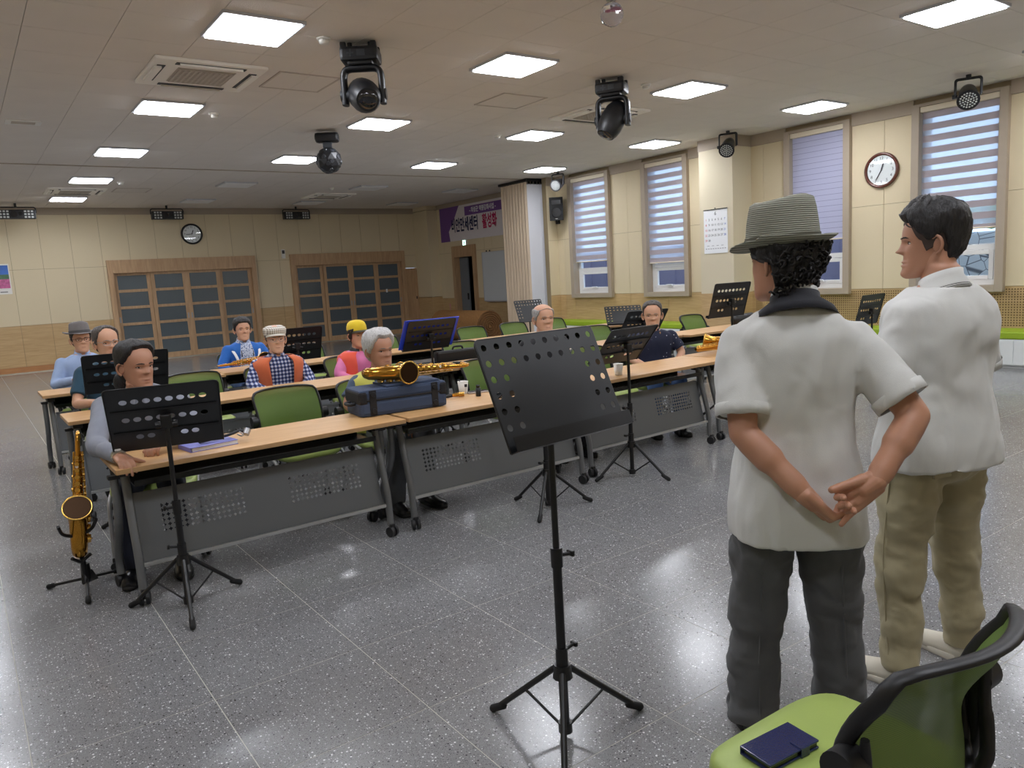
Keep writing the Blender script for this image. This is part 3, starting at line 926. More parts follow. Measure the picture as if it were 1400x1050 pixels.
# ------------------------------------------------------------------ things on the walls
MX_RIGHT = Matrix(((0, 0, -1, 0), (-1, 0, 0, 0), (0, 1, 0, 0), (0, 0, 0, 1)))     # text plane facing -x
MX_BACK = Matrix(((1, 0, 0, 0), (0, 0, -1, 0), (0, 1, 0, 0), (0, 0, 0, 1)))       # text plane facing -y
M_ink = mat('ink_black', (30, 30, 34), .7)
M_red = mat('ink_red', (208, 58, 60), .7)
M_blue = mat('ink_blue', (58, 96, 180), .7)
M_paper = mat('white_paper', (238, 240, 242), .7)
def clock(loc, M3, R_, rim, label, hh, mm, numerals=True):
    t = thing('wall_clock', label, 'clock', loc)
    def disc(b, r, z0, z1): b.cyl(M3 @ Vector((0, 0, z0)), M3 @ Vector((0, 0, z1)), r, n=40)
    def rimf(b):
        n = 40; rings = []
        for (r, z) in ((R_ * .82, .02), (R_ * .86, .042), (R_ * .94, .05), (R_, .035), (R_, 0)):
            rings.append([M3 @ Vector((r * math.cos(2 * PI * i / n), r * math.sin(2 * PI * i / n), z)) for i in range(n)])
        b.loft(rings, cap=False)
    part('rim', rim, t, rimf)
    fc = part('dial', mat('clock_dial', (232, 236, 236), .35), t, lambda b: disc(b, R_ * .86, .0, .022))
    if numerals:
        for k in range(1, 13):
            a = PI / 2 - 2 * PI * k / 12
            text_mesh(str(k), R_ * .24, 'numeral', M_ink, fc, M3 @ Matrix.Translation((R_ * .66 * math.cos(a), R_ * .66 * math.sin(a), .0225)))
    for nm, ang, L, w in (('minute_hand', PI / 2 - 2 * PI * mm / 60, .62, .05), ('hour_hand', PI / 2 - 2 * PI * (hh + mm / 60) / 12, .44, .07)):
        part(nm, M_ink, t, lambda b: b.box((L * R_ * .4, 0, .027), (L * R_, w * R_, .003), M3 @ Matrix.Rotation(ang, 4, 'Z')))
    part('glass', M_glassclear, t, lambda b: disc(b, R_ * .85, .034, .0355))
    return t
M_mah = mat('mahogany', (92, 44, 34), .25, coat=.5)
clock((XR, 6.02, 2.735), MX_RIGHT, .255, M_mah, 'round brown-rimmed wall clock between two window blinds', 12, 35)
clock((4.983, YB, 2.99), MX_BACK, .255, M_black, 'round black-rimmed wall clock above the sliding doors', 12, 44)

# calendar
t = thing('wall_calendar', 'white June wall calendar on the pale column', 'calendar', (10.7, 8.655, 2.07))
sh = part('sheet', M_paper, t, lambda b: b.box((-.006, 0, 0), (.006, .5, .74)))
part('binding', M_ink, t, lambda b: [b.box((-.008, 0, .37), (.014, .5, .014)), b.cyl((-.004, 0, .39), (-.02, 0, .39), .008)] and None)
OFF = Matrix.Translation((-.0095, 0, 0))
def ctext(s, size, m, x, z):
    text_mesh(s, size, 'calendar_print', m, sh, OFF @ MX_RIGHT @ Matrix.Translation((x, z, 0)))
ctext('6', .09, M_ink, 0, .3)
for d in range(1, 31):
    c, r_ = (d - 1) % 7, (d - 1) // 7
    ctext(str(d), .052, M_red if c == 0 else (M_blue if c == 6 else M_ink), -.2 + c * .066, .2 - r_ * .088)
part('calendar_footer', mat('footer_grey', (150, 152, 156), .7), sh, lambda b: [b.box((-.0095, -.2 + k * .05, -.29 + .05 * (k % 2) * 0), (.001, .03, .012)) for k in range(9)] + [b.box((-.0095, -.14 + k * .1, -.24), (.001, .05, .008)) for k in range(4)] and None)

# landscape poster at the left end of the rear wall
t = thing('landscape_poster', 'framed landscape poster with blue sky and pink flowers on rear wall', 'poster', (.62, YB, 2.08))
part('frame', M_white, t, lambda b: b.box((0, -.008, 0), (.9, .016, .66)))
part('sky_print', mat('print_sky', (72, 116, 196), .6, var=(5, .5)), t, lambda b: b.box((0, -.017, .2), (.86, .002, .2)))
part('hill_print', mat('print_hill', (86, 120, 92), .6, var=(12, .4)), t, lambda b: b.box((0, -.017, .05), (.86, .002, .1)))
part('flower_print', mat('print_flowers', (196, 104, 150), .6, var=(25, .6)), t, lambda b: b.box((0, -.017, -.1), (.86, .002, .2)))
part('caption', mat('caption_grey', (120, 120, 120), .6), t, lambda b: b.box((.3, -.017, -.28), (.14, .002, .02)))
# thermostat
t = thing('wall_controller', 'small white wall controller with grey display beside second sliding door', 'controller', (7.245, YB, 2.43))
part('body', M_white, t, lambda b: b.box((0, -.015, 0), (.1, .03, .24), bev=.006))
part('display', M_vent, t, lambda b: b.box((0, -.031, .05), (.07, .003, .09)))

# banner on the rear side wall
M_ban = mat('banner_white', (226, 220, 224), .7)
M_pur = mat('banner_purple', (120, 82, 150), .7)
M_navy = mat('banner_navy', (38, 40, 84), .7)
M_mag = mat('banner_magenta', (190, 44, 96), .7)
t = thing('wall_banner', 'long white and purple cloth banner with Korean lettering above the dark doorway', 'banner', (11.6, 19.22, 3.03))
bn = part('cloth', M_ban, t, lambda b: b.box((-.012, -2.6, 0), (.01, 5.2, .95)))
part('purple_corner', M_pur, bn, lambda b: b.add([(-.0185, 0, .475), (-.0185, -1.05, .475), (-.0185, -.75, .1), (-.0185, -.45, -.2), (-.0185, -.5, -.475), (-.0185, 0, -.475)], [(0, 1, 2, 3, 4, 5)]))
part('purple_pill', M_pur, bn, lambda b: b.box((-.018, -2.2, .29), (.002, 1.75, .24)))
BO = lambda x, z: Matrix.Translation((-.021, 0, 0)) @ MX_RIGHT @ Matrix.Translation((x, z, 0))
text_mesh('- 의성군 역량강화사업 -', .16, 'banner_text', M_paper, bn, BO(2.2, .29), align='CENTER', sx=.8, bold=.004)
text_mesh('비안만세센터', .4, 'banner_text', M_navy, bn, BO(.60, -.08), align='LEFT', extrude=.001, sx=.62, bold=.012)
text_mesh('활성화', .4, 'banner_text', M_mag, bn, BO(2.16, -.08), align='LEFT', extrude=.001, sx=.62, bold=.012)
# exit sign, whiteboard
t = thing('exit_sign', 'small glowing green and white exit sign above the dark doorway', 'sign', (11.6, 17.95, 2.47))
part('housing', M_white, t, lambda b: b.box((-.03, 0, 0), (.06, .17, .17), bev=.005))
part('lit_face', mat('exit_face', (200, 240, 225), .4, emit=((190, 250, 225), 1.6)), t, lambda b: b.box((-.061, 0, 0), (.002, .15, .15)))
part('pictogram', mat('exit_green', (20, 140, 90), .4, emit=((20, 150, 95), .6)), t, lambda b: [b.sphere((-.063, -.02, .045), (.002, .014, .014), 10, 6), b.box((-.063, -.01, .005), (.002, .03, .06)), b.box((-.063, -.03, -.04), (.002, .018, .05)), b.box((-.063, .02, -.035), (.002, .04, .016)), b.box((-.063, .02, .01), (.002, .04, .014))] and None)
t = thing('whiteboard', 'white magnetic board on the rear side wall beside the doorway', 'whiteboard', (11.6, 16.2, 1.52))
part('board', mat('board_white', (206, 212, 216), .3), t, lambda b: b.box((-.02, 0, 0), (.02, 1.9, 1.26)))
part('frame', M_alu, t, lambda b: [b.box((-.022, s * .955, 0), (.03, .02, 1.3)) for s in (-1, 1)] + [b.box((-.022, 0, s * .64), (.03, 1.9, .02)) for s in (-1, 1)] + [b.box((-.045, 0, -.66), (.06, 1.7, .012))] and None)
part('hook', M_black, t, lambda b: [b.box((-.02, .6 + .15 * k, .67), (.015, .03, .04)) for k in range(2)] and None)

# loudspeaker on its bracket in the corner
t = thing('wall_loudspeaker', 'black loudspeaker on a swivel bracket in the corner by the folded partition', 'loudspeaker', (11.0, 13.25, 2.9), -.75)
bd = part('cabinet', mat('speaker_black', (12, 12, 13), .7), t, lambda b: b.loft([[Vector((s * w, -.17, z)) for s, w, z in ((-1, .15, -.25), (1, .15, -.25), (1, .15, .25), (-1, .15, .25))], [Vector((s * w, .15, z)) for s, w, z in ((-1, .1, -.22), (1, .1, -.22), (1, .1, .22), (-1, .1, .22))]], smooth=False))
part('woofer', M_blackgloss, bd, lambda b: b.cyl((0, -.172, -.08), (0, -.18, -.08), .11, .1, 24))
part('horn', M_blackgloss, bd, lambda b: b.box((0, -.175, .14), (.2, .012, .1), bev=.004))
part('badge', M_steel, bd, lambda b: b.box((0, -.172, -.21), (.05, .006, .02)))
part('bracket', M_black, t, lambda b: [b.cyl((0, .1, -.2), (0, .24, -.2), .025), b.box((0, .25, -.15), (.1, .03, .3), bev=.006), b.tube([(0, .1, -.23), (.03, .18, -.3), (0, .25, -.27)], .008, 6, .05)] and None)

# folded accordion partition
M_tan = wood('partition_tan', (196, 176, 150), (212, 192, 166), (10, 10, .6), .5)
M_pleat = mat('partition_white', (214, 214, 218), .5)
t = thing('accordion_partition', 'floor-to-ceiling accordion partition folded up, tan on one side, white pleats on the other', 'partition', (10.58, 13.75, 0))
for k in range(9):
    part('tan_fold', M_tan, t, lambda b: b.add([(0, .11 * k, .03), (-.035, .11 * k + .055, .03), (0, .11 * k + .11, .03), (.04, .11 * k + .055, .03), (0, .11 * k, 3.55), (-.035, .11 * k + .055, 3.55), (0, .11 * k + .11, 3.55), (.04, .11 * k + .055, 3.55)], [(0, 1, 5, 4), (1, 2, 6, 5), (2, 3, 7, 6), (3, 0, 4, 7), (3, 2, 1, 0), (4, 5, 6, 7)]))
for k in range(6):
    x = .09 * k
    part('white_pleat', M_pleat, t, lambda b: b.add([(x, 0, .03), (x + .045, -.06, .03), (x + .09, 0, .03), (x + .045, .06, .03), (x, 0, 3.5), (x + .045, -.06, 3.5), (x + .09, 0, 3.5), (x + .045, .06, 3.5)], [(0, 1, 5, 4), (1, 2, 6, 5), (2, 3, 7, 6), (3, 0, 4, 7), (3, 2, 1, 0), (4, 5, 6, 7)]))
part('hanger', M_black, t, lambda b: [b.box((.045 + .09 * k, -.03, 3.53), (.02, .06, .06)) for k in range(6)] and None)
part('head_track', M_black, t, lambda b: [b.box((.25, -.02, 3.59), (.62, .12, .05)), b.box((.0, .5, 3.585), (.09, 1.05, .05))] and None)

# rolled straw mat
M_straw = mat('straw', (150, 108, 62), .9, var=(30, .35), bump=(90, .6))
t = thing('straw_mat_roll', 'large rolled-up brown straw mat lying before the rear doorway', 'mat', (10.15, 14.9, 0))
def rolled(b):
    n = 30; L = 2.2; R_ = .36
    rings = []
    for k in range(0, 73):
        yy = L * k / 72
        rr = R_ + .012 * (1 if k % 2 else -1)
        rings.append([Vector((rr * math.cos(2 * PI * i / n), yy, R_ + rr * math.sin(2 * PI * i / n))) for i in range(n)])
    b.loft(rings)
part('rolled_body', M_straw, t, rolled)
part('rolled_end', mat('straw_dark', (110, 76, 42), .95, var=(40, .4)), t, lambda b: [b.tube([(.05 * k * math.cos(2 * PI * i / 24) + .0, -.012, .36 + .05 * k * math.sin(2 * PI * i / 24)) for i in range(25)], .021, 6) for k in range(1, 8)] and None)

t = thing('wall_sticker', 'small faded pink sticker on the rear wainscot beside the dark doorway', 'sticker', (11.6, 19.0, .72))
part('sheet', mat('pink_sticker', (206, 150, 146), .7), t, lambda b: [b.cyl((-.002, 0, .04), (-.004, 0, .04), .045, n=12), b.box((-.003, 0, -.05), (.002, .06, .09))] and None)
t = thing('door_notice', 'small white notice taped to a pane of the second sliding door', 'notice', (10.22, YB - .02, 1.28))
part('sheet', M_paper, t, lambda b: b.box((0, .034, 0), (.05, .003, .1)))

# ------------------------------------------------------------------ tables
M_top = wood('beech_top', (198, 152, 100), (214, 172, 118), (1.2, 14, 14), .38, .02)
M_edge = mat('beech_edge', (180, 142, 98), .5)
M_leg = mat('grey_powder_steel', (116, 118, 120), .38, .35)
M_panel = mat('grey_steel_panel', (112, 115, 118), .42, .3)
M_tray = mat('black_tray', (22, 24, 24), .22)
M_rail = mat('bright_rail', (190, 192, 192), .3, .6)
M_caster = mat('caster_black', (30, 30, 32), .5)
M_hubm = mat('caster_grey', (96, 98, 100), .5)
TL, TD, TH = 1.545, .50, .74
def caster(b, p, ang=0.0, r=.034):
    c, s = math.cos(ang), math.sin(ang)
    ax = Vector((c, s, 0)); p = Vector(p)
    for k in (-1, 1):
        b.cyl(p + ax * (k * .008), p + ax * (k * .026), r, r * .92, 16)
    b.box(p + Vector((0, 0, .022)), (.03, .03, .05), bev=.004)
def plus(s):
    w = s * .34
    return [(s, -w), (s, w), (w, w), (w, s), (-w, s), (-w, w), (-s, w), (-s, -w), (-w, -w), (-w, -s), (w, -s), (w, -w)]
def make_table():
    t = thing('folding_table', 'table', 'table', (0, 0, 0), 0, 'flip-top training tables')
    tp = part('tabletop', M_top, t, lambda b: b.box((0, 0, TH - .0125), (TL, TD, .025), bev=.003))
    part('edge_band', M_edge, tp, lambda b: [b.box((0, s * (TD / 2 + .0005), TH - .0125), (TL - .008, .003, .021)) for s in (-1, 1)] + [b.box((s * (TL / 2 + .0005), 0, TH - .0125), (.003, TD - .008, .021)) for s in (-1, 1)] and None)
    yf, yr = -.10, .27
    for s in (-1, 1):
        x = s * .70
        lf = part('front_leg', M_leg, t, lambda b: b.tube([(x, .04, .665), (x, -.035, .40), (x, -.075, .26), (x, yf + .02, .16), (x, yf + .015, .07)], .021, 12, .06))
        part('caster', M_caster, lf, lambda b: caster(b, (x, yf, .034), .3 * s))
        lr = part('rear_leg', M_leg, t, lambda b: b.tube([(x + s * .046, .06, .655), (x + s * .046, .055, .50), (x + s * .046, .10, .38), (x + s * .046, .22, .25), (x + s * .046, yr, .14), (x + s * .046, yr - .01, .07)], .021, 12, .07))
        part('caster', M_caster, lr, lambda b: caster(b, (x + s * .046, yr, .034), 1.2 + s))
        part('hinge_bracket', M_caster, t, lambda b: [b.box((x, .05, .68), (.06, .16, .05), bev=.006), b.box((x + s * .025, .06, .645), (.1, .05, .02), bev=.004)] and None)
    part('top_beam', M_caster, t, lambda b: b.box((0, .06, .69), (1.38, .05, .035), bev=.004))
    tray = part('tray', M_tray, t, lambda b: [b.box((0, .10, .60), (1.34, .27, .006)), b.box((0, -.035, .612), (1.34, .006, .03)), b.box((0, .235, .640), (1.34, .006, .085))] + [b.box((-.6 + k * .1, .05, .6045), (.05, .012, .003)) for k in range(13)] and None)
    # modesty panel, tilted like the front legs, with two fields of cross-shaped holes
    holes = set()
    for c in range(4, 20):
        for r_ in range(5, 11): holes.add((c, r_))
    for c in range(29, 45):
        for r_ in range(5, 11): holes.add((c, r_))
    pl = cell_plate(-.675, 0, 1.35 / 49, .36 / 14, 49, 14, holes, plus(.0092), .002)
    M = Matrix.Translation((0, -.052, .20)) @ Matrix.Rotation(math.radians(-14), 4, 'X')
    pl.v = [M @ v for v in pl.v]
    pn = pl.build('modesty_panel', M_panel, t)
    part('panel_rib', M_panel, pn, lambda b: b.box((0, -.006, .345), (1.35, .008, .014), M))
    part('bottom_rail', M_rail, t, lambda b: b.box((0, -.075, .196), (1.37, .018, .02), bev=.004))
    return t
base_t = make_table()
rows = [
 (1, [(1.285, 4.21, 0), (2.855, 4.22, .0), (4.42, 4.32, 0.02), (5.985, 4.375, .015)]),
 (2, [(1.285, 6.08, 0), (2.84, 6.09, .0), (4.40, 6.09, 0), (5.96, 6.2, 0), (7.52, 6.10, 0)]),
 (3, [(1.285, 7.92, 0), (2.84, 8.03, 0), (4.40, 8.04, 0), (5.96, 8.12, 0), (7.52, 8.14, 0)]),
]
tl = {
 (1, 0): 'beech-topped grey table with a purple notebook, seat of the long-haired person',
 (1, 1): 'beech-topped grey table carrying the mouthpiece and the paper cup',
 (1, 2): 'beech-topped grey table in front of the navy-shirted person',
 (1, 3): 'beech-topped grey table in the front row with a brass saxophone lying on it',
 (2, 0): 'beech-topped grey table of the person in dark teal, middle row',
 (2, 1): 'beech-topped grey table of the person in orange vest and flat cap',
 (2, 2): 'beech-topped grey middle-row table with the blue folder stand behind it',
 (2, 3): 'beech-topped grey middle-row table behind the bald person',
 (2, 4): 'beech-topped grey middle-row table behind the navy-shirted person',
 (3, 0): 'beech-topped grey rear-row table of the person in pale blue shirt and hat',
 (3, 1): 'beech-topped grey rear-row table of the person in blue jacket',
 (3, 2): 'beech-topped grey rear-row table behind the person in yellow cap',
 (3, 3): 'beech-topped grey rear-row table before the two empty chairs by the straw mat',
 (3, 4): 'beech-topped grey rear-row table next to the lime window bench',
}
used = False
for rn, lst in rows:
    for k, (x, y, a) in enumerate(lst):
        if not used:
            base_t.location = (x, y, 0); base_t.rotation_euler = (0, 0, a); base_t['label'] = tl[(rn, k)]; used = True
        else:
            copy_tree(base_t, tl[(rn, k)], (x, y, 0), a)

# ------------------------------------------------------------------ chairs
M_seat = mat('lime_seat_vinyl', (156, 174, 92), .42, var=(6, .05), bump=(220, .05))
M_seatside = mat('seat_side', (96, 108, 42), .6)
M_tube = mat('chair_grey_tube', (150, 150, 150), .35, .4)
def mesh_fabric():
    m = bpy.data.materials.new('green_mesh'); m.use_nodes = True
    nt = m.node_tree; b = nt.nodes['Principled BSDF']
    tc = nt.nodes.new('ShaderNodeTexCoord')
    w = nt.nodes.new('ShaderNodeTexWave'); w.wave_type = 'BANDS'; w.bands_direction = 'Z'
    w.inputs['Scale'].default_value = 95; w.inputs['Distortion'].default_value = 1.2; w.inputs['Detail'].default_value = 0
    w.inputs['Detail Scale'].default_value = .2
    nt.links.new(tc.outputs['Object'], w.inputs['Vector'])
    rp = nt.nodes.new('ShaderNodeValToRGB')
    rp.color_ramp.elements[0].color = (*lin((64, 86, 30)), 1); rp.color_ramp.elements[1].color = (*lin((116, 142, 62)), 1)
    nt.links.new(w.outputs['Fac'], rp.inputs['Fac']); nt.links.new(rp.outputs['Color'], b.inputs['Base Color'])
    b.inputs['Roughness'].default_value = .7
    tr = nt.nodes.new('ShaderNodeBsdfTransparent')
    mx = nt.nodes.new('ShaderNodeMixShader'); mx.inputs[0].default_value = .08
    nt.links.new(b.outputs[0], mx.inputs[1]); nt.links.new(tr.outputs[0], mx.inputs[2])
    nt.links.new(mx.outputs[0], nt.nodes['Material Output'].inputs['Surface'])
    return m
M_mesh = mesh_fabric()
def back_pt(u, v):
    w = .234 * (1 - .10 * abs(2 * v - 1) ** 9) * (.95 + .05 * v)
    y = .225 - .03 * math.sin(PI * min(1, v * 1.2)) + .085 * v * v - .07 * u * u
    z = .49 + .355 * v - .014 * abs(u) ** 5 * (1 if v > .5 else -1) * abs(2 * v - 1) ** 3
    return Vector((w * u, y, z))
def make_chair():
    t = thing('mesh_chair', 'chair', 'chair', (0, 0, 0), 0, 'green mesh chairs')
    def seat(b):
        rings = []
        n = 40
        for (k, z, dz) in ((.80, .415, 0), (.95, .42, 0), (1.0, .44, 0), (.985, .462, 0), (.93, .470, 0), (.7, .474, 0), (.3, .475, 0)):
            ring = []
            for i in range(n):
                a = 2 * PI * i / n
                ca, sa = math.cos(a), math.sin(a)
                e = .42
                x = .235 * k * math.copysign(abs(ca) ** e, ca)
                y = .225 * k * math.copysign(abs(sa) ** e, sa)
                zz = z
                if y < -.14: zz -= (-.14 - y) ** 1.5 * .9
                ring.append(Vector((x * (1 - .1 * (y > 0) * (y / .225) ** 2), y, zz)))
            rings.append(ring)
        b.loft(rings)
    st = part('seat', M_seat, t, seat)
    part('seat_pan', M_seatside, st, lambda b: b.box((0, 0, .412), (.36, .34, .02), bev=.006))
    nu, nv = 15, 13
    def panel(b):
        rings = [[back_pt(-1 + 2 * i / (nu - 1), j / (nv - 1)) for i in range(nu)] for j in range(nv)]
        b.loft(rings, cap=False, closed=False)
    bk = part('backrest', M_mesh, t, panel)
    def rim(b):
        pts = [back_pt(-1 + 2 * i / 14, 0) for i in range(15)] + [back_pt(1, j / 12) for j in range(1, 13)] + [back_pt(1 - 2 * i / 14, 1) for i in range(1, 15)] + [back_pt(-1, 1 - j / 12) for j in range(1, 12)]
        rings = []
        n = len(pts)
        for i, p in enumerate(pts):
            tg = (pts[(i + 1) % n] - pts[i - 1]).normalized()
            rings.append(b.ring(p, tg, .0075, 8, Vector((0, 1, 0)), .0165))
        rings.append(rings[0])
        b.loft(rings, cap=False)
    part('back_frame', M_black, t, rim)
    part('back_support', M_black, t, lambda b: [b.tube([(s * .16, .15, .44), (s * .19, .21, .47), (s * .215, .20, .54), (s * .222, .185, .62), (s * .228, .19, .70)], [.016, .016, .015, .013, .008], 8, .05) for s in (-1, 1)] + [b.box((0, .19, .43), (.34, .05, .03), bev=.008)] and None)
    for s in (-1, 1):
        part('pivot', M_black, t, lambda b: [b.cyl((s * .222, .165, .645), (s * .272, .165, .645), .036, n=20), b.tube([(s * .245, .165, .645), (s * .24, .165, .53), (s * .23, .15, .45)], .02, 10, .04)] and None)
        for fy, nm in ((-1, 'front_leg'), (1, 'rear_leg')):
            yy = .21 if fy > 0 else -.19
            lg = part(nm, M_tube, t, lambda b: b.tube([(s * .23, .14 if fy > 0 else .06, .44), (s * .235, yy * .95, .34 if fy > 0 else .40), (s * .24, yy, .085)], .0125, 10, .06))
            part('caster', M_caster, lg, lambda b: caster(b, (s * .24, yy + .012, .028), .7 * s + fy, .026))
    return t
chair0 = make_chair()
def place_chair(x, y, label, rz=0.0, first=[True]):
    if first[0]:
        chair0.location = (x, y, 0); chair0.rotation_euler = (0, 0, rz); chair0['label'] = label; first[0] = False
        return chair0
    return copy_tree(chair0, label, (x, y, 0), rz)
C = 'green mesh-back chair '
place_chair(1.43, .845, 'lime-seated mesh chair with a dark phone wallet on its seat', PI - .03)
place_chair(1.81, 5.06, C + 'standing empty behind the purple-notebook table')
place_chair(1.62, 6.86, C + 'standing empty beside the person in orange vest and flat cap')
place_chair(3.57, 5.14, C + 'standing empty behind the paper cup')
place_chair(4.66, 5.02, C + 'standing empty beside the navy-shirted person', .1)
place_chair(4.42, 6.86, C + 'standing empty behind the black case')
place_chair(6.44, 6.88, C + 'standing empty in the middle row behind the bald person')
place_chair(8.2, 6.86, C + 'standing empty in the middle row behind the navy-shirted person')
place_chair(5.82, 8.8, C + 'standing empty before the straw mat roll, farther from the partition')
place_chair(6.55, 8.8, C + 'standing empty before the straw mat roll, nearer to the partition')
place_chair(7.3, 8.82, C + 'standing empty in the rear row by the window bench')
place_chair(3.38, 8.8, C + 'standing empty behind the black music stand of the rear row')
place_chair(4.42, 8.8, C + 'standing empty in the rear row behind the white-haired person')

# ------------------------------------------------------------------ music stands
M_desk = mat('music_stand_black', (34, 36, 39), .40, .0, var=(3, .12))
M_pole = mat('stand_pole_black', (18, 18, 20), .35)
M_rubber = mat('rubber_foot', (16, 16, 16), .8)
HA = set((i, j) for i in range(10) for j in (5, 6)) | set((i, j) for i in (0, 1, 8, 9) for j in (1, 2, 3, 4))
HB = set((i, j) for i in range(1, 9) for j in (5, 3)) | {(2, 1), (3, 1), (6, 1), (7, 1)}
def music_stand(x, y, zc, phi, th, label, kind='A', front=True, tri=0.0, pole=(0, 0), mat_=None, hub=.25, foot=.30):
    """desk centre at (x, y, zc); its front side faces local -Y"""
    rz = math.radians(phi) + (0 if front else PI)
    t = thing('music_stand', label, 'music stand', (x, y, 0), rz, 'music stands')
    th = math.radians(abs(th))
    holes = HA if kind == 'A' else HB
    # bmesh cell plate needs spare corner cells for rounding, so kind A keeps a border
    bw = .012
    pl = cell_plate(-.25, -.175, .05, .05, 10, 7, holes, circle(.0108, 14) if kind == 'A' else [(x_ * 1.3, y_) for x_, y_ in circle(.0135, 14)], .0016)
    M = Matrix.Translation((0, 0, zc)) @ Matrix.Rotation(-th, 4, 'X')
    pl.v = [M @ v for v in pl.v]
    dk = pl.build('desk', mat_ or M_desk, t)
    part('desk_rim', M_pole, dk, lambda b: b.tube([(-.25, .004, -.175), (-.252, .004, .165), (-.24, .004, .177), (.24, .004, .177), (.252, .004, .165), (.25, .004, -.175)], .0035, 6, .01, M))
    part('ledge', M_pole if kind == 'A' else M_desk, dk, lambda b: [b.box((0, -.016, -.176), (.504, .034, .003), M), b.box((0, -.032, -.155 if kind == 'A' else -.166), (.504, .003, .044 if kind == 'A' else .02), M)] and None)
    if kind == 'B':
        part('fold_rib', M_pole, dk, lambda b: [b.box((0, .006, zz), (.47, .008, .012), M) for zz in (.05, -.07)] and None)
    px, py = pole
    part('desk_clamp', M_pole, t, lambda b: [b.box((px, py + .03, zc - .02), (.05, .045, .07), bev=.008), b.cyl((px - .05, py + .03, zc - .035), (px + .05, py + .03, zc - .035), .016, n=12)] and None)
    cols = min(.62, zc * .52)
    part('upper_pole', M_pole, t, lambda b: b.cyl((px, py + .03, cols), (px, py + .03, zc - .02), .011, n=12))
    lp = part('lower_pole', M_pole, t, lambda b: b.cyl((px, py + .03, .03), (px, py + .03, cols + .03), .0155, n=14))
    part('height_clamp', M_pole, lp, lambda b: [b.cyl((px, py + .03, cols - .02), (px, py + .03, cols + .045), .02, n=14), b.cyl((px + .015, py + .03, cols + .015), (px + .05, py + .02, cols + .012), .007, n=8), b.box((px + .055, py + .02, cols + .013), (.012, .03, .02), bev=.004)] and None)
    part('hub', M_pole, t, lambda b: [b.cyl((px, py + .03, hub - .025), (px, py + .03, hub + .02), .034, .028, 12), b.cyl((px, py + .03, hub + .02), (px, py + .03, hub + .08), .021, n=12), b.cyl((px + .02, py + .03, hub + .065), (px + .055, py + .03, hub + .07), .006, n=8), b.box((px + .06, py + .03, hub + .07), (.012, .028, .016), bev=.004)] and None)
    part('lower_collar', M_pole, t, lambda b: b.cyl((px, py + .03, .02), (px, py + .03, .055), .024, n=12))
    c = Vector((px, py + .03, 0))
    for k in range(3):
        a = tri - rz + k * 2 * PI / 3
        d = Vector((math.cos(a), math.sin(a), 0))
        lg = part('leg', M_pole, t, lambda b: b.tube([c + d * .03 + Vector((0, 0, hub)), c + d * (foot - .02) + Vector((0, 0, .025))], .0105, 10))
        part('foot', M_rubber, lg, lambda b: b.capsule(c + d * (foot - .045) + Vector((0, 0, .037)), c + d * foot + Vector((0, 0, .0145)), .0135, .0145, 10))
        part('brace', M_pole, lg, lambda b: b.tube([c + d * .022 + Vector((0, 0, .04)), c + d * (.03 + (foot - .05) * .5) + Vector((0, 0, hub * .53))], .005, 6))
    return t
ML = 'black music stand '
M_deskmain = M_desk
music_stand(1.474, 1.828, 1.20, 5.2, 23.5, ML + 'with perforated flat desk standing alone before the two standing people', 'A', True, tri=math.radians(-130.5), hub=.24)
music_stand(.757, 3.95, .965, -13.3, 24.3, ML + 'in front of the person with long hair and a watch', 'B', False, tri=math.radians(-100))
music_stand(.86, 5.55, 1.06, -5.3, 40, ML + 'in front of the person in dark teal', 'B', False, tri=.4)
music_stand(3.66, 6.42, 1.016, -2.9, 34, ML + 'holding a bright blue folder', 'B', False, tri=.4)
music_stand(3.93, 4.03, .985, 3.4, 40, ML + 'beside the navy-shirted person, tripod on the open floor', 'B', False, tri=math.radians(-75))
music_stand(8.32, 4.6, .92, 1.4, 16, ML + 'standing before the acoustic wainscot between the two standing people', 'B', False)
music_stand(7.08, 9.27, .978, -2.6, 23, ML + 'with pale-lit desk before the folded partition', 'A', True)
music_stand(7.42, 7.6, .90, -35, 46, ML + 'with pale-lit desk laid nearly flat before the lime bench', 'A', True)
music_stand(2.68, 7.35, .985, -4, 22, ML + 'behind the person in orange vest and flat cap', 'B', False)
music_stand(5.75, 5.62, .965, -10, 38, ML + 'behind the head of the navy-shirted person', 'B', False)
music_stand(6.22, 4.88, 1.17, -4.4, 17, ML + 'behind the person in the straw fedora', 'B', False)
music_stand(3.0, 3.88, .86, 8, 55, ML + 'hidden behind the lone stand, its tripod below showing', 'B', False, tri=math.radians(-20))
# blue folder on the stand
t = thing('blue_folder', 'bright blue plastic folder lying on a black music stand', 'folder', (3.66, 6.42, 1.016), math.radians(-2.9) + PI)
Mf = Matrix.Rotation(-math.radians(34), 4, 'X')
part('cover', mat('folder_blue', (40, 70, 214), .35), t, lambda b: [b.box((s * .147, -.012, .01), (.288, .006, .34), Mf) for s in (-1, 1)] + [b.box((0, -.01, .01), (.008, .006, .34), Mf)] and None)
part('sheet', M_paper, t, lambda b: b.box((.02, -.018, .02), (.22, .003, .3), Mf))

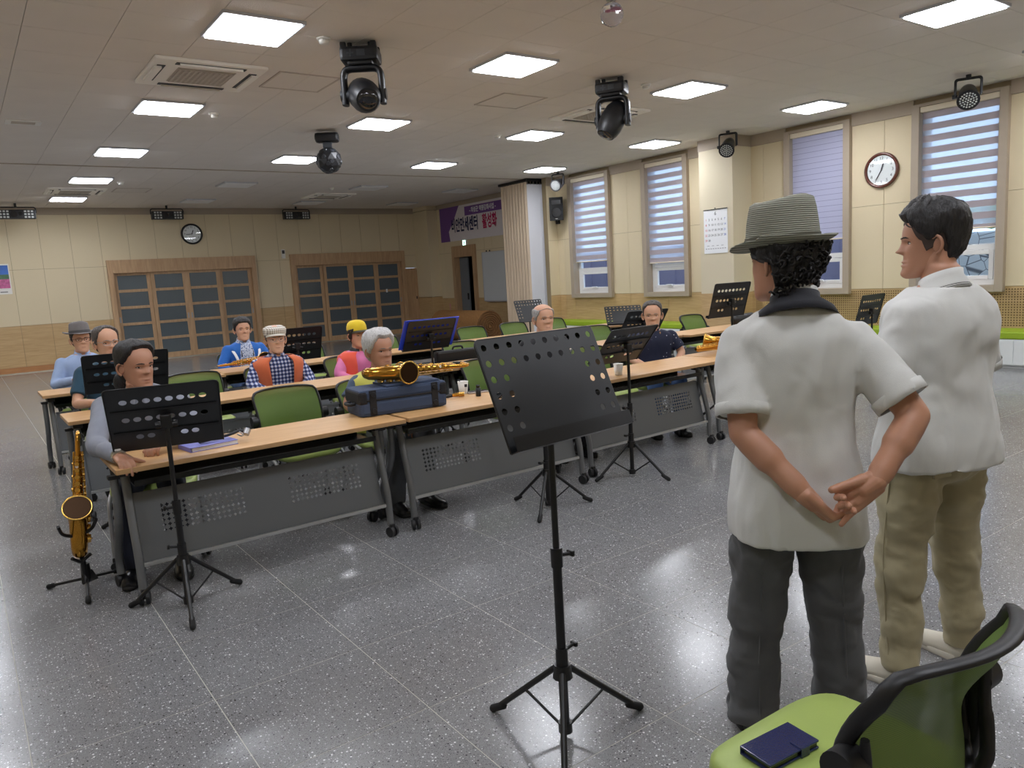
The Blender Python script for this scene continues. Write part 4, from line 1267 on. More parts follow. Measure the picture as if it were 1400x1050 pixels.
# ------------------------------------------------------------------ saxophones
M_brass = mat('gold_lacquer', (206, 150, 62), .2, 1.0, var=(20, .12))
M_brass2 = mat('gold_keys', (226, 182, 96), .22, 1.0)
M_pearl = mat('pearl', (236, 230, 216), .3)
M_dkinner = mat('bell_shade', (52, 33, 14), .4, .8)
def make_sax(name_label, with_neck=True):
    t = thing('saxophone', name_label, 'saxophone', (0, 0, 0), 0, 'saxophones')
    cl = [((0, .60), .0125), ((0, .45), .017), ((0, .28), .023), ((0, .14), .029), ((.004, .09), .0315), ((.02, .055), .034), ((.05, .04), .036), ((.08, .055), .038), ((.097, .09), .0405), ((.1, .15), .043), ((.102, .205), .0455), ((.112, .25), .050), ((.138, .284), .057), ((.160, .299), .066)]
    def body(b):
        b.tube([(0, -a, z) for (a, z), r in cl], [r for _, r in cl], 20, ref=(1, 0, 0))
    bo = part('body_tube', M_brass, t, body)
    d = (Vector((0, -.160, .299)) - Vector((0, -.138, .284))).normalized()
    c = Vector((0, -.160, .299))
    part('bell_rim', M_brass2, bo, lambda b: b.loft([b.ring(c + d * z, d, r, 28) for z, r in ((-.008, .066), (-.002, .073), (.004, .073), (.005, .068), (.002, .063))], cap=False))
    part('bell_shade', M_dkinner, bo, lambda b: b.loft([b.ring(c + d * z, d, r, 28) for z, r in ((.0035, .064), (.0015, .055), (.001, .03), (.001, .005))]))  # near-flat disc across the mouth; its dark colour stands for shade in the hollow
    part('neck', M_brass, t, lambda b: b.tube([(0, 0, .59), (0, 0, .625), (0, .006, .66), (0, .045, .685), (0, .10, .672), (0, .165, .635)], [.0135, .0125, .012, .011, .0095, .0085], 12, .02))
    part('mouthpiece', M_black, t, lambda b: b.tube([(0, .15, .644), (0, .185, .624), (0, .225, .598)], [.011, .011, .005], 10))
    def keys(b):
        rnd = random.Random(3)
        for k in range(13):
            z = .13 + k * .035
            r = .019 - .0007 * k
            R_ = .031 - .0012 * k
            b.cyl((-.2 * R_, -R_ * .9, z), (-.25 * R_, -R_ - .012, z), r, r * .95, 14)
            b.cyl((R_, -.2 * R_, z + .01), (R_ + .011, -.2 * R_, z + .01), r * .75, r * .7, 12)
            if k % 2: b.cyl((-R_, .2 * R_, z), (-R_ - .012, .2 * R_, z), r * .85, r * .8, 12)
        for (x, y) in ((.034, -.012), (-.034, -.014), (.022, .026), (-.03, .02), (.038, .008)):
            b.tube([(x, y, .1), (x * .62, y * .7, .58)], .0028, 6)
        for k in range(10):
            z = .12 + .045 * k
            b.tube([(.036 - .002 * k, -.01, z), (.02, -.035 + .001 * k, z + .01), (-.02, -.035 + .001 * k, z + .006), (-.036 + .002 * k, -.01, z)], .0025, 6)
        for k in range(3):
            b.cyl((.04, -.09 - .004 * k, .12 + .055 * k), (.056, -.09 - .004 * k, .12 + .055 * k), .024, .022, 16)
            b.tube([(.05, -.06, .11 + .055 * k), (.062, -.09, .12 + .055 * k), (.05, -.12, .13 + .055 * k)], .003, 6)
        b.tube([(-.02, -.03, .2), (-.06, -.05, .24), (-.055, -.08, .27), (-.03, -.1, .27)], .003, 6, .02)
        b.tube([(0, .0, .3), (0, .05, .31), (0, .055, .34)], .004, 6, .01)
    tag(part('keywork', M_brass2, t, keys), kind='stuff')
    part('finger_pearl', M_pearl, t, lambda b: [b.cyl((-.006, -.034 + .0012 * k * 3, .2 + .06 * k), (-.006, -.044 + .0012 * k * 3, .2 + .06 * k), .008, .007, 10) for k in range(6)] and None)
    part('brace_ring', M_brass2, t, lambda b: [b.tube([(0, -.03, .25), (0, -.062, .25)], .005, 8), b.tube([(.014 * math.cos(2 * PI * i / 12), -.045, .25 + .014 * math.sin(2 * PI * i / 12)) for i in range(13)], .003, 6)] and None)
    return t
sax1 = make_sax('gold alto saxophone standing upright in a small black floor stand')
sax1.location = (.375, 4.62, .16); sax1.rotation_euler = (math.radians(-6), math.radians(5), math.radians(-10))
def place_sax(label, M):
    s = copy_tree(sax1, label)
    s.rotation_mode = 'QUATERNION'
    s.location = M.translation; s.rotation_quaternion = M.to_quaternion()
    return s
def axes(loc, xa, ya):
    xa = Vector(xa).normalized(); za = xa.cross(Vector(ya)).normalized(); ya = za.cross(xa)
    return Matrix(((xa.x, ya.x, za.x, loc[0]), (xa.y, ya.y, za.y, loc[1]), (xa.z, ya.z, za.z, loc[2]), (0, 0, 0, 1)))
# lying on the case: tube runs to +x, bell opening turned to the camera
def lay(loc, along, bell):
    z = Vector(along).normalized(); y = -(Vector(bell) - z * Vector(bell).dot(z)).normalized(); x = y.cross(z)
    return Matrix(((x.x, y.x, z.x, loc[0]), (x.y, y.y, z.y, loc[1]), (x.z, y.z, z.z, loc[2]), (0, 0, 0, 1)))
place_sax('gold alto saxophone lying on top of the blue instrument case', lay((2.02, 4.44, .985), (.85, -.45, -.0), (-.5, -.85, .0)))
place_sax('gold saxophone lying on the table of the person in the blue jacket', lay((2.72, 8.12, .815), (-.88, -.42, .0), (.5, -.85, .1)))
sx = place_sax('gold saxophone without mouthpiece lying on the front-row table near the fedora wearer', lay((5.74, 4.40, .812), (-1, .0, .0), (0, .97, .25)))
for ch in kids(sx):
    if ch.name.startswith(('neck', 'mouthpiece')): bpy.data.objects.remove(ch)
# sax stand
t = thing('saxophone_stand', 'small black three-legged saxophone floor stand', 'stand', (.385, 4.60, 0))
part('post', M_pole, t, lambda b: [b.tube([(-.005, -.03, .06), (-.01, -.045, .2), (-.02, -.06, .33)], .014, 10, .05), b.cyl((0, -.02, .05), (0, -.02, .14), .026, .022, 12)] and None)
part('hub', M_pole, t, lambda b: b.cyl((0, -.02, .04), (0, -.02, .10), .055, .03, 3))
part('upper_cradle', M_pole, t, lambda b: b.tube([(-.105, -.14, .40), (-.09, -.1, .34), (-.02, -.075, .31), (.05, -.1, .34), (.07, -.14, .40)], .009, 8, .03))
part('lower_cradle', M_pole, t, lambda b: b.tube([(-.06, -.08, .2), (-.02, -.05, .16), (.03, -.07, .2)], .009, 8, .02))
for (fx, fy) in ((-.17, .12), (-.03, -.27), (.17, .10)):
    lg = part('leg', M_pole, t, lambda b: b.tube([(0, -.02, .06), (fx, fy, .018)], .0085, 8))
    part('foot', M_rubber, lg, lambda b: b.capsule((fx * .88, fy * .88 - .002, .022), (fx, fy, .0155), .0135, .0145, 10))

# ------------------------------------------------------------------ things on tables and chairs
M_case = mat('navy_fabric', (58, 72, 98), .8, var=(120, .12), bump=(400, .2))
M_caseblk = mat('black_webbing', (24, 24, 28), .7)
t = thing('instrument_case', 'large dark blue fabric instrument case with black corner trim on front table', 'case', (2.19, 4.315, TH), -.10)
L_, D_, H_ = .58, .27, .17
bd = part('case_body', M_case, t, lambda b: b.box((0, 0, .05), (L_, D_, .10), bev=.025))
part('lid', M_case, t, lambda b: b.box((0, 0, .132), (L_, D_, .068), bev=.018))
part('zip_line', M_caseblk, t, lambda b: b.box((0, 0, .10), (L_ + .004, D_ + .004, .010), bev=.003))
part('flap', M_case, t, lambda b: b.box((.07, .0, .172), (.36, .24, .016), bev=.006))
for s in (-1, 1):
    part('end_trim', M_caseblk, t, lambda b: b.box((s * .265, 0, .117), (.055, D_ + .006, .08), bev=.015))
    part('strap', M_caseblk, t, lambda b: b.box((s * .205, -D_ / 2, .085), (.045, .008, .155), bev=.004))
part('handle', M_caseblk, t, lambda b: b.tube([(-.29, -.05, .08), (-.325, -.045, .075), (-.325, .045, .075), (-.29, .05, .08)], .011, 8, .02))
for (sx, z) in ((-1, .035), (-1, .135), (1, .035), (1, .135)):
    part('corner_stud', M_caseblk, t, lambda b: b.cyl((sx * .205, -D_ / 2 - .002, z), (sx * .205, -D_ / 2 - .012, z), .019, .015, 16))
# loose mouthpiece with ligature
t = thing('saxophone_neck', 'small brass saxophone neck with dark mouthpiece lying on the front table', 'saxophone neck', (2.67, 4.40, TH))
part('tube', M_brass, t, lambda b: b.tube([(-.02, 0, .016), (.03, -.01, .018), (.06, -.03, .018)], [.011, .014, .015], 12, .02))
part('ligature', M_brass2, t, lambda b: [b.cyl((.03 + .012 * k, -.012 - .006 * k, .018), (.036 + .012 * k, -.015 - .006 * k, .018), .018, n=14) for k in range(3)] and None)
part('mouthpiece', M_black, t, lambda b: b.tube([(-.02, 0, .016), (-.055, .008, .013), (-.085, .015, .010)], [.012, .011, .005], 10))
def cup(x, y, label, m):
    t = thing('paper_cup', label, 'cup', (x, y, TH))
    part('body', m, t, lambda b: b.lathe([(.026, 0), (.028, .002), (.037, .085), (.035, .085), (.026, .006), (.0, .006)], 24))
    part('rim', m, t, lambda b: b.lathe([(.0365, .082), (.0395, .085), (.0365, .088), (.0345, .085)], 24, cap=False))
    return t
cup(2.80, 4.49, 'small white paper cup with dark print on the front table', M_white)
part('print_mark', M_ink, bpy.data.objects['paper_cup'], lambda b: [b.box((0, -.036, .06), (.02, .004, .02)), b.box((-.012, .036, .09), (.02, .004, .02))] and None)
cup(4.02, 4.2, 'plain white paper cup beside the pole of a black music stand', M_white)
t = thing('smartphone', 'silver phone lying flat on the front table beside the paper cup', 'phone', (2.885, 4.44, TH), -.3)
part('body', mat('phone_silver', (190, 180, 178), .3, .5), t, lambda b: b.box((0, 0, .006), (.15, .075, .012), bev=.004))
part('screen', M_blackgloss, t, lambda b: b.box((0, 0, .0125), (.14, .066, .001)))
t = thing('small_bottle', 'little black bottle standing on the front table', 'bottle', (2.80, 4.30, TH))
part('body', M_black, t, lambda b: b.lathe([(.0, 0), (.017, 0), (.018, .004), (.018, .055), (.01, .06), (.0, .06)], 18))
part('cap', M_blackgloss, t, lambda b: b.lathe([(.0, .058), (.013, .058), (.013, .078), (.0, .079)], 18))
# notebook with a folded tuner/clip on top
t = thing('notebook', 'purple hardcover notebook lying on the front table', 'notebook', (.99, 4.17, TH), .12)
part('cover', mat('violet_cover', (120, 122, 196), .5), t, lambda b: [b.box((0, 0, .0225), (.25, .18, .003), bev=.001), b.box((0, 0, .0015), (.25, .18, .003)), b.box((-.1245, 0, .012), (.003, .18, .022))] and None)
part('pages', M_paper, t, lambda b: b.box((.003, 0, .012), (.24, .172, .018)))
t = thing('neck_strap', 'black saxophone neck strap with metal hook lying across the notebook', 'strap', (1.05, 4.13, TH + .025), .15)
part('strap', M_caseblk, t, lambda b: b.tube([(-.11, .02, .01), (-.02, .03, .014), (.06, .02, .02), (.12, .04, .03), (.14, .01, .02)], .013, 8, .03, flat=.6))
part('hook', M_steel, t, lambda b: [b.tube([(.10, .0, .03), (.115, -.02, .012), (.09, -.04, .012), (.085, -.01, .02)], .004, 6, .01), b.cyl((.13, -.01, .01), (.15, .0, .035), .018, n=12)] and None)
# phone wallet on the near chair
t = thing('phone_wallet', 'dark blue leather phone wallet with strap lying on the lime chair seat', 'phone wallet', (1.338, .935, .4755), -.10)
M_leather = mat('navy_leather', (32, 40, 80), .24, coat=.3, bump=(300, .1))
part('cover', M_leather, t, lambda b: [b.box((0, 0, .0185), (.155, .084, .005), bev=.002), b.box((0, 0, .003), (.155, .084, .005), bev=.002), b.box((0, .041, .011), (.155, .004, .02), bev=.0015)] and None)
part('phone', M_blackgloss, t, lambda b: b.box((.001, -.002, .011), (.148, .074, .011), bev=.002))
part('strap', M_leather, t, lambda b: [b.box((.03, -.028, .0222), (.026, .03, .003), bev=.001), b.box((.03, -.0435, .012), (.026, .003, .022), bev=.001)] and None)
# blue cloth bundle on the tray and black case in the second row
t = thing('cloth_bundle', 'crumpled light blue cloth on the under-shelf of the middle-row table', 'cloth', (3.99, 6.22, .604))
b = MB(); b.sphere((0, 0, .03), (.12, .08, .035), 20, 12); b.sphere((.05, .01, .04), (.06, .05, .03)); b.sphere((-.06, -.01, .035), (.06, .05, .03))
fb = fuse(b, .008, 2); wrinkle(fb, .012, (18, 18, 18)); fb.build('folded_cloth', mat('light_blue_cloth', (150, 180, 218), .9), t)
t = thing('black_case', 'flat black case leaning behind the middle-row table', 'case', (4.02, 6.50, .455), 0)
part('shell', M_black, t, lambda b: b.box((0, 0, .19), (.52, .09, .38), bev=.02))
part('seam', M_vent, t, lambda b: b.box((0, 0, .19), (.524, .006, .384), bev=.002))
part('handle', M_caseblk, t, lambda b: b.tube([(-.06, 0, .38), (-.05, 0, .41), (.05, 0, .41), (.06, 0, .38)], .01, 8, .02))
t = thing('black_bag', 'black bag lying on the middle-row table end between the standing people', 'bag', (7.95, 4.55, .0))
t.location = (8.05, 6.1, TH)
part('body', M_black, t, lambda b: b.capsule((-.15, 0, .075), (.15, 0, .075), .07, .075, 16))
part('zip', M_steel, t, lambda b: b.box((0, -.02, .147), (.24, .006, .006)))

# ------------------------------------------------------------------ people
M_skin = mat('skin', (208, 160, 131), .5, sss=.12, var=(14, .07))
M_skin_tan = mat('skin_tan', (184, 134, 107), .5, sss=.12, var=(14, .09))
M_skin_pale = mat('skin_pale', (216, 170, 142), .5, sss=.12, var=(14, .06))
M_eye_w = mat('eye_white', (226, 216, 208), .3)
M_eye_d = mat('eye_dark', (34, 22, 18), .2)
M_brow = mat('brow_dark', (40, 32, 28), .8)
M_brow_g = mat('brow_grey', (120, 112, 106), .8)
M_lip = mat('lip', (158, 92, 82), .5)
def hair_mat(name, c1, c2):
    m = mat(name, c1, .5)
    nt = m.node_tree; b = nt.nodes['Principled BSDF']
    tc = nt.nodes.new('ShaderNodeTexCoord'); mp = nt.nodes.new('ShaderNodeMapping'); mp.inputs['Scale'].default_value = (60, 60, 9)
    n = nt.nodes.new('ShaderNodeTexNoise'); n.inputs['Scale'].default_value = 4; n.inputs['Detail'].default_value = 5
    nt.links.new(tc.outputs['Object'], mp.inputs['Vector']); nt.links.new(mp.outputs['Vector'], n.inputs['Vector'])
    r = nt.nodes.new('ShaderNodeValToRGB'); r.color_ramp.elements[0].color = (*lin(c1), 1); r.color_ramp.elements[1].color = (*lin(c2), 1)
    r.color_ramp.elements[0].position = .35; r.color_ramp.elements[1].position = .75
    nt.links.new(n.outputs['Fac'], r.inputs['Fac']); nt.links.new(r.outputs['Color'], b.inputs['Base Color'])
    bp = nt.nodes.new('ShaderNodeBump'); bp.inputs['Strength'].default_value = .7; bp.inputs['Distance'].default_value = .006
    nt.links.new(n.outputs['Fac'], bp.inputs['Height']); nt.links.new(bp.outputs['Normal'], b.inputs['Normal'])
    return m
M_hair_k = hair_mat('black_hair', (14, 13, 14), (46, 42, 42))
M_hair_g = hair_mat('grey_hair', (120, 118, 116), (206, 204, 202))
M_hair_w = hair_mat('white_hair', (176, 174, 172), (238, 236, 234))
M_hair_s = hair_mat('salt_hair', (46, 42, 40), (116, 108, 104))

HT = [(0, .016, .080, .040), (.02, .028, .088, .020), (.06, .041, .092, -.004), (.12, .051, .092, -.026), (.22, .0585, .0885, -.050), (.34, .065, .086, -.071), (.46, .070, .084, -.086), (.56, .0735, .087, -.094), (.66, .0755, .0865, -.098), (.76, .0745, .079, -.096), (.85, .0680, .064, -.085), (.92, .0550, .043, -.065), (.97, .0360, .018, -.040), (.995, .014, -.004, -.018), (1.0, .002, -.009, -.013)]
def head_dim(t):
    t = max(0, min(1, t))
    for k in range(len(HT) - 1):
        if t <= HT[k + 1][0] + 1e-9:
            a, b = HT[k], HT[k + 1]
            h = b[0] - a[0]
            f = (t - a[0]) / h
            out = []
            for i in (1, 2, 3):
                m0 = (b[i] - HT[k - 1][i]) / (b[0] - HT[k - 1][0]) if k else (b[i] - a[i]) / h
                m1 = (HT[k + 2][i] - a[i]) / (HT[k + 2][0] - a[0]) if k + 2 < len(HT) else (b[i] - a[i]) / h
                out.append((2 * f ** 3 - 3 * f * f + 1) * a[i] + (f ** 3 - 2 * f * f + f) * h * m0 + (3 * f * f - 2 * f ** 3) * b[i] + (f ** 3 - f * f) * h * m1)
            return out
    return list(HT[-1][1:])
G = lambda v, s: math.exp(-(v / s) ** 2)
def head_pt(t, a, off=0.0):
    w, f, bk = head_dim(t)
    yc = (f + bk) / 2; d = (f - bk) / 2
    ca, sa = math.cos(a), math.sin(a)
    e = .88
    x = (w + off) * math.copysign(abs(ca) ** e, ca)
    y = yc + (d + off) * math.copysign(abs(sa) ** e, sa)
    if sa > 0 and off < .004:
        fr = min(1, sa * 1.6)
        N = 0
        if t <= .56 and t > .33: N = min(1, (.56 - t) / .15) if t > .40 else max(0, (t - .335) / .065)
        dy = .020 * G(x, .0115) * N + .009 * G(x, .0175) * G(t - .385, .024)
        dy -= .010 * G(abs(x) - .031, .014) * G(t - .50, .034)
        dy += .0045 * G(x, .05) * G(t - .572, .026)
        dy += .0065 * G(x, .023) * (G(t - .243, .014) + G(t - .190, .017)) - .003 * G(x, .025) * G(t - .217, .007)
        dy += .006 * G(x, .022) * G(t - .075, .05)
        dy += .004 * G(abs(x) - .046, .018) * G(t - .40, .07)
        dy -= .003 * G(abs(x) - .028, .008) * G(t - .27, .06)
        y += dy * fr
    return Vector((x, y, (t - .5) * .236 + off * (t - .4) * 2))
def add_head(b, M, seg=56, rings=46, ears=True):
    R_ = []
    for k in range(rings):
        t = k / (rings - 1)
        t = t ** .95
        R_.append([head_pt(t, 2 * PI * i / seg) for i in range(seg)])
    b.loft(R_, True, True, M)
    if ears:
        for s in (-1, 1):
            E = M @ Matrix.Translation((s * .0735, -.008, -.012)) @ Matrix.Rotation(s * .35, 4, 'Z') @ Matrix.Rotation(-.15, 4, 'X')
            b.sphere((0, 0, 0), (.007, .016, .027), 12, 8, E)
            b.tube([(s * .004, .006, -.030), (s * .010, -.010, -.022), (s * .013, -.019, .0), (s * .013, -.016, .02), (s * .009, -.002, .031), (s * .004, .010, .022)], .0052, 8, .012, E)
def add_face(parent, M, brow, sc=1.0, eye_open=1.0):
    for s in (-1, 1):
        p = head_pt(.503, PI / 2 - s * .42)
        ex = s * .031
        base = Vector((ex, p.y - .001, (.503 - .5) * .236))
        E = M @ Matrix.Translation(base)
        part('eye', M_eye_w, parent, lambda b: b.sphere((0, 0, 0), (.0155, .0056, .0062 * eye_open), 14, 8, E @ Matrix.Rotation(-s * .2, 4, 'Z')))
        part('iris', M_eye_d, parent, lambda b: [b.sphere((0, .0034, 0), (.0066, .003, .0060 * eye_open), 12, 8, E), b.tube([(-.016, .0005, .0035), (-.005, .0055, .0072 * eye_open + .001), (.006, .0055, .0068 * eye_open + .001), (.017, -.002, .002)], .0016, 6, .004, E)] and None)
        pts = []
        for q in (.012, .024, .036, .047):
            tb = .578 + .012 * math.sin((q - .012) / .035 * PI) - (.004 if q > .04 else 0)
            a = math.acos(min(.99, q / .075))
            hp = head_pt(tb, a)
            pts.append(Vector((s * q, hp.y + .0002, hp.z)))
        part('eyebrow', brow, parent, lambda b: b.tube(pts, [.0022, .0036, .0033, .0016], 8, 0, M, flat=1.0))
    def mouth(b):
        pts = []
        for q in (-.023, -.012, 0, .012, .023):
            a = math.acos(max(-.99, min(.99, q / .058)))
            hp = head_pt(.217, a)
            pts.append(Vector((q, hp.y + .0004, hp.z - (.002 if abs(q) > .02 else 0))))
        b.tube(pts, [.0012, .0026, .003, .0026, .0012], 8, 0, M)
    part('lips', M_lip, parent, mouth)
def hairline(fi, tab):
    for k in range(len(tab) - 1):
        if fi <= tab[k + 1][0]:
            f = (fi - tab[k][0]) / (tab[k + 1][0] - tab[k][0])
            f = f * f * (3 - 2 * f)
            return tab[k][1] + (tab[k + 1][1] - tab[k][1]) * f
    return tab[-1][1]
def add_hair(parent, M, m, tab, thick, top=None, seed=1.0, rough=.0035, seg=64, nr=18, name='hair', lift=0.0):
    """tab: (angle from front in degrees, head height where hair begins); top: optional upper limit for balding heads"""
    b = MB(); R_ = []
    for j in range(nr):
        ring = []
        for i in range(seg):
            a = 2 * PI * i / seg
            fi = abs((math.degrees(a) - 90 + 180) % 360 - 180)
            t0 = hairline(fi, tab)
            t1 = 1.0 if top is None else hairline(fi, top)
            f = j / (nr - 1)
            t = t0 + (t1 - t0) * f
            k = min(1, f / .18) ** .6
            if top is not None: k *= min(1, (1 - f) / .18) ** .6
            k *= min(1, max(0, t1 - t0) / .08)
            th = thick * k * (.8 + .5 * (lift if fi < 70 else 0) * f)
            p = head_pt(t, a, .0041 + th)
            nz = noise.noise(Vector((p.x * 55, p.y * 55, p.z * 20 + seed * 7)))
            nz2 = noise.noise(Vector((p.x * 130, p.y * 130, p.z * 60 + seed * 3)))
            c = Vector((0, -.005, 0))
            p = p + (p - c).normalized() * (rough * (nz * 1.6 + nz2) * k - (.006 if k == 0 else 0))
            ring.append(p)
        R_.append(ring)
    b.loft(R_, True, True, M)
    return b.build(name, m, parent)
def bezier(pts, n=8):
    return pts
TOR = [(-.17, .095, .085), (-.09, .150, .108), (.05, .166, .114), (.25, .158, .108), (.45, .157, .108), (.65, .170, .114), (.80, .176, .108), (.89, .166, .092), (.955, .120, .074), (1.0, .075, .064), (1.06, .058, .058), (1.14, .055, .056)]
def torso(b, P, N, bw=1.0, bd=1.0, infl=0.0, t0=-.2, t1=1.2, belly=0.0, ex=2.4, hem=None, seg=36, arch=0.0):
    P, N = Vector(P), Vector(N)
    ax = (N - P); L = ax.length
    yv = Vector((0, 1, 0)); u = ax.normalized()
    yv = (yv - u * yv.dot(u)).normalized(); xv = yv.cross(u)
    R_ = []
    ts = [k for k in TOR if t0 <= k[0] <= t1]
    if hem: ts = [(t0, hem[0], hem[1]), ((t0 + .1) / 2, hem[0] * .99, hem[1] * .985)] + [k for k in ts if k[0] > .1]
    for (t, w, d) in ts:
        w = w * bw + infl; d = d * bd + infl
        bl = belly * G(t - .22, .25)
        c = P + ax * t - yv * (arch * math.sin(PI * max(0, min(1, t))))
        ring = []
        for i in range(seg):
            a = 2 * PI * i / seg
            ca, sa = math.cos(a), math.sin(a)
            e = 2 / ex
            x = w * math.copysign(abs(ca) ** e, ca)
            y = (d + (bl if sa > 0 else 0)) * math.copysign(abs(sa) ** e, sa)
            ring.append(c + xv * x + yv * y)
        R_.append(ring)
    # subdivide smoothly between rings
    S_ = []
    for k in range(len(R_) - 1):
        for q in range(3):
            f = q / 3
            r0_, r1_ = R_[k], R_[k + 1]
            rm = R_[k - 1] if k else r0_
            rp = R_[k + 2] if k + 2 < len(R_) else r1_
            S_.append([0.5 * ((2 * r0_[i]) + (-rm[i] + r1_[i]) * f + (2 * rm[i] - 5 * r0_[i] + 4 * r1_[i] - rp[i]) * f * f + (-rm[i] + 3 * r0_[i] - 3 * r1_[i] + rp[i]) * f ** 3) for i in range(seg)])
    S_.append(R_[-1])
    b.loft(S_)
def limb(b, pts, rad, n=16):
    b.tube(pts, rad, n, .035)
    b.sphere(pts[0], rad[0], 14, 10); b.sphere(pts[-1], rad[-1], 14, 10)
def hand(w, d, n, right=True, curls=(.5, .5, .5, .5), thumb=.4, s=1.0, voxel=.0034, fan=.08, thumb_dir=None, relax=None):
    w, d, n = Vector(w), Vector(d).normalized(), Vector(n)
    n = (n - d * n.dot(d)).normalized()
    lat = d.cross(n) * (1 if right else -1)
    b = MB()
    offs = (.029, .010, -.009, -.0265)
    L = (.070, .079, .073, .056)
    for k in range(4):
        base = w + (lat * offs[k] * .7) * s
        kn = w + (d * (.088 - .006 * abs(k - 1)) + lat * offs[k]) * s
        b.capsule(base, kn, .0135 * s, .0112 * s, 12)
        p = kn; dd = (d + lat * fan * (1.2 - .8 * k)).normalized()
        for q, fl in enumerate((.46, .30, .24)):
            an = curls[k] * (1.0, 1.15, .8)[q]
            axis = dd.cross(n).normalized()
            dd = Quaternion(axis, an) @ dd
            e = p + dd * (L[k] * fl * s)
            b.capsule(p, e, (.0092 - .0008 * q) * s, (.0086 - .0008 * q) * s, 12)
            p = e
        
    b.sphere(w + (d * .045 - n * .001) * s, (.028 * s, .028 * s, .028 * s), 14, 10) if False else None
    b.capsule(w + (d * .02 + lat * .012) * s, w + (d * .07 + lat * .012) * s, .016 * s, .014 * s, 12)
    b.capsule(w + (d * .02 - lat * .014) * s, w + (d * .065 - lat * .016) * s, .0165 * s, .0135 * s, 12)
    tb = w + (d * .018 + lat * .022) * s
    td = Vector(thumb_dir).normalized() if thumb_dir else (d * .62 + lat * .7 + n * .35).normalized()
    m1 = tb + td * .042 * s
    b.capsule(tb, m1, .0165 * s, .0125 * s, 12)
    ax = td.cross(n).normalized() if td.cross(n).length > .1 else d
    td2 = (Quaternion((lat.cross(d)).normalized(), -thumb if right else thumb) @ td).normalized() if thumb_dir is None else td
    m2 = m1 + td2 * .032 * s
    b.capsule(m1, m2, .0120 * s, .0112 * s, 12)
    b.capsule(m2, m2 + td2 * .018 * s, .0112 * s, .0092 * s, 12)
    b.capsule(w - d * .004 * s, w + d * .03 * s, .0255 * s, .0225 * s, 14)
    return fuse(b, voxel, 2, .4)
def join(a, c):
    o = len(a.v)
    a.v += c.v; a.f += [[i + o for i in f] for f in c.f]; a.sm += c.sm
    return a
def shoe(parent, ankle, d, upper, sole, L=.27, h=.085, w=.048, slip=False):
    d = Vector((d[0], d[1], 0)).normalized(); sd = Vector((d.y, -d.x, 0))
    c = Vector((ankle[0], ankle[1], 0))
    def up(b):
        R_ = []
        for (f, ww, hh) in ((-.30, .55, .55), (-.26, .8, .85), (-.12, .88, 1.0), (.05, .90, .98), (.22, .98, .72), (.42, 1.02, .55), (.58, .92, .46), (.67, .66, .38), (.70, .35, .3)):
            ring = []
            for i in range(20):
                a = 2 * PI * i / 20
                z = .018 + h * hh * (math.sin(a) if math.sin(a) > 0 else 0) ** .8
                if math.sin(a) < 0: z = .018
                ring.append(c + d * (f * L) + sd * (w * ww * math.cos(a)) + Vector((0, 0, z)))
            R_.append(ring)
        b.loft(R_)
    o = part('shoe', upper, parent, up)
    def so(b):
        R_ = []
        for z, k in ((0, .97), (.004, 1.03), (.022, 1.04), (.026, 1.0)):
            ring = []
            for i in range(28):
                a = 2 * PI * i / 28
                f = .20 + .505 * math.cos(a); ww = w * (1.02 if math.cos(a) > -.3 else .9) * math.copysign(abs(math.sin(a)) ** .7, math.sin(a))
                ring.append(c + d * (f * L * k) + sd * (ww * k) + Vector((0, 0, z)))
            R_.append(ring)
        b.loft(R_)
    part('sole', sole, o, so)
    return o
def collar(parent, N, m, r=.066, h=.045, tilt=.35, name='collar', open_=.5, flare=1.25, drop=.03):
    N = Vector(N)
    b = MB(); R_ = []
    n = 40
    for (k, z) in ((1.0, h), (1.03, h * .55), (flare, -drop * .3), (flare * 1.12, -drop)):
        ring = []
        for i in range(n + 1):
            a = PI / 2 + open_ / 2 + (2 * PI - open_) * i / n
            x, y = r * k * math.cos(a), r * k * math.sin(a) * .95
            front = max(0, math.sin(a))
            ring.append(N + Vector((x * (1 + .12 * front * (k - 1)), y + .004, z - tilt * y * 1.0 - (.03 * front * front if k > 1.1 else 0))))
        R_.append(ring)
    b.loft(R_, cap=False, closed=False)
    return b.build(name, m, parent, solid=.004)
def vest(parent, P, N, m, bw, bd, infl0, gap=.7, t0=-.05, name='vest', lining=None, belly=0.0):
    P, N = Vector(P), Vector(N)
    infl = infl0 + .012
    ax = N - P
    b = MB(); R_ = []
    n = 44
    TV = [(t0, .178, .125), (.1, .174, .122), (.25, .168, .118), (.45, .167, .118), (.65, .178, .122), (.80, .183, .116), (.89, .174, .100), (.95, .130, .084), (.985, .100, .076)]
    for (t, w, d) in TV:
        w = w * bw + infl; d = d * bd + infl
        g = gap * (1 + .25 * max(0, t - .6))
        ring = []
        for i in range(n + 1):
            a = PI / 2 + g / 2 + (2 * PI - g) * i / n
            ca, sa = math.cos(a), math.sin(a)
            e = 2 / 2.4
            yb = belly * G(t - .22, .25) if sa > 0 else 0
            ring.append(P + ax * t + Vector((w * math.copysign(abs(ca) ** e, ca), (d + yb) * math.copysign(abs(sa) ** e, sa), 0)))
        R_.append(ring)
    b.loft(R_, cap=False, closed=False)
    o = b.build(name, m, parent, solid=.008)
    return o
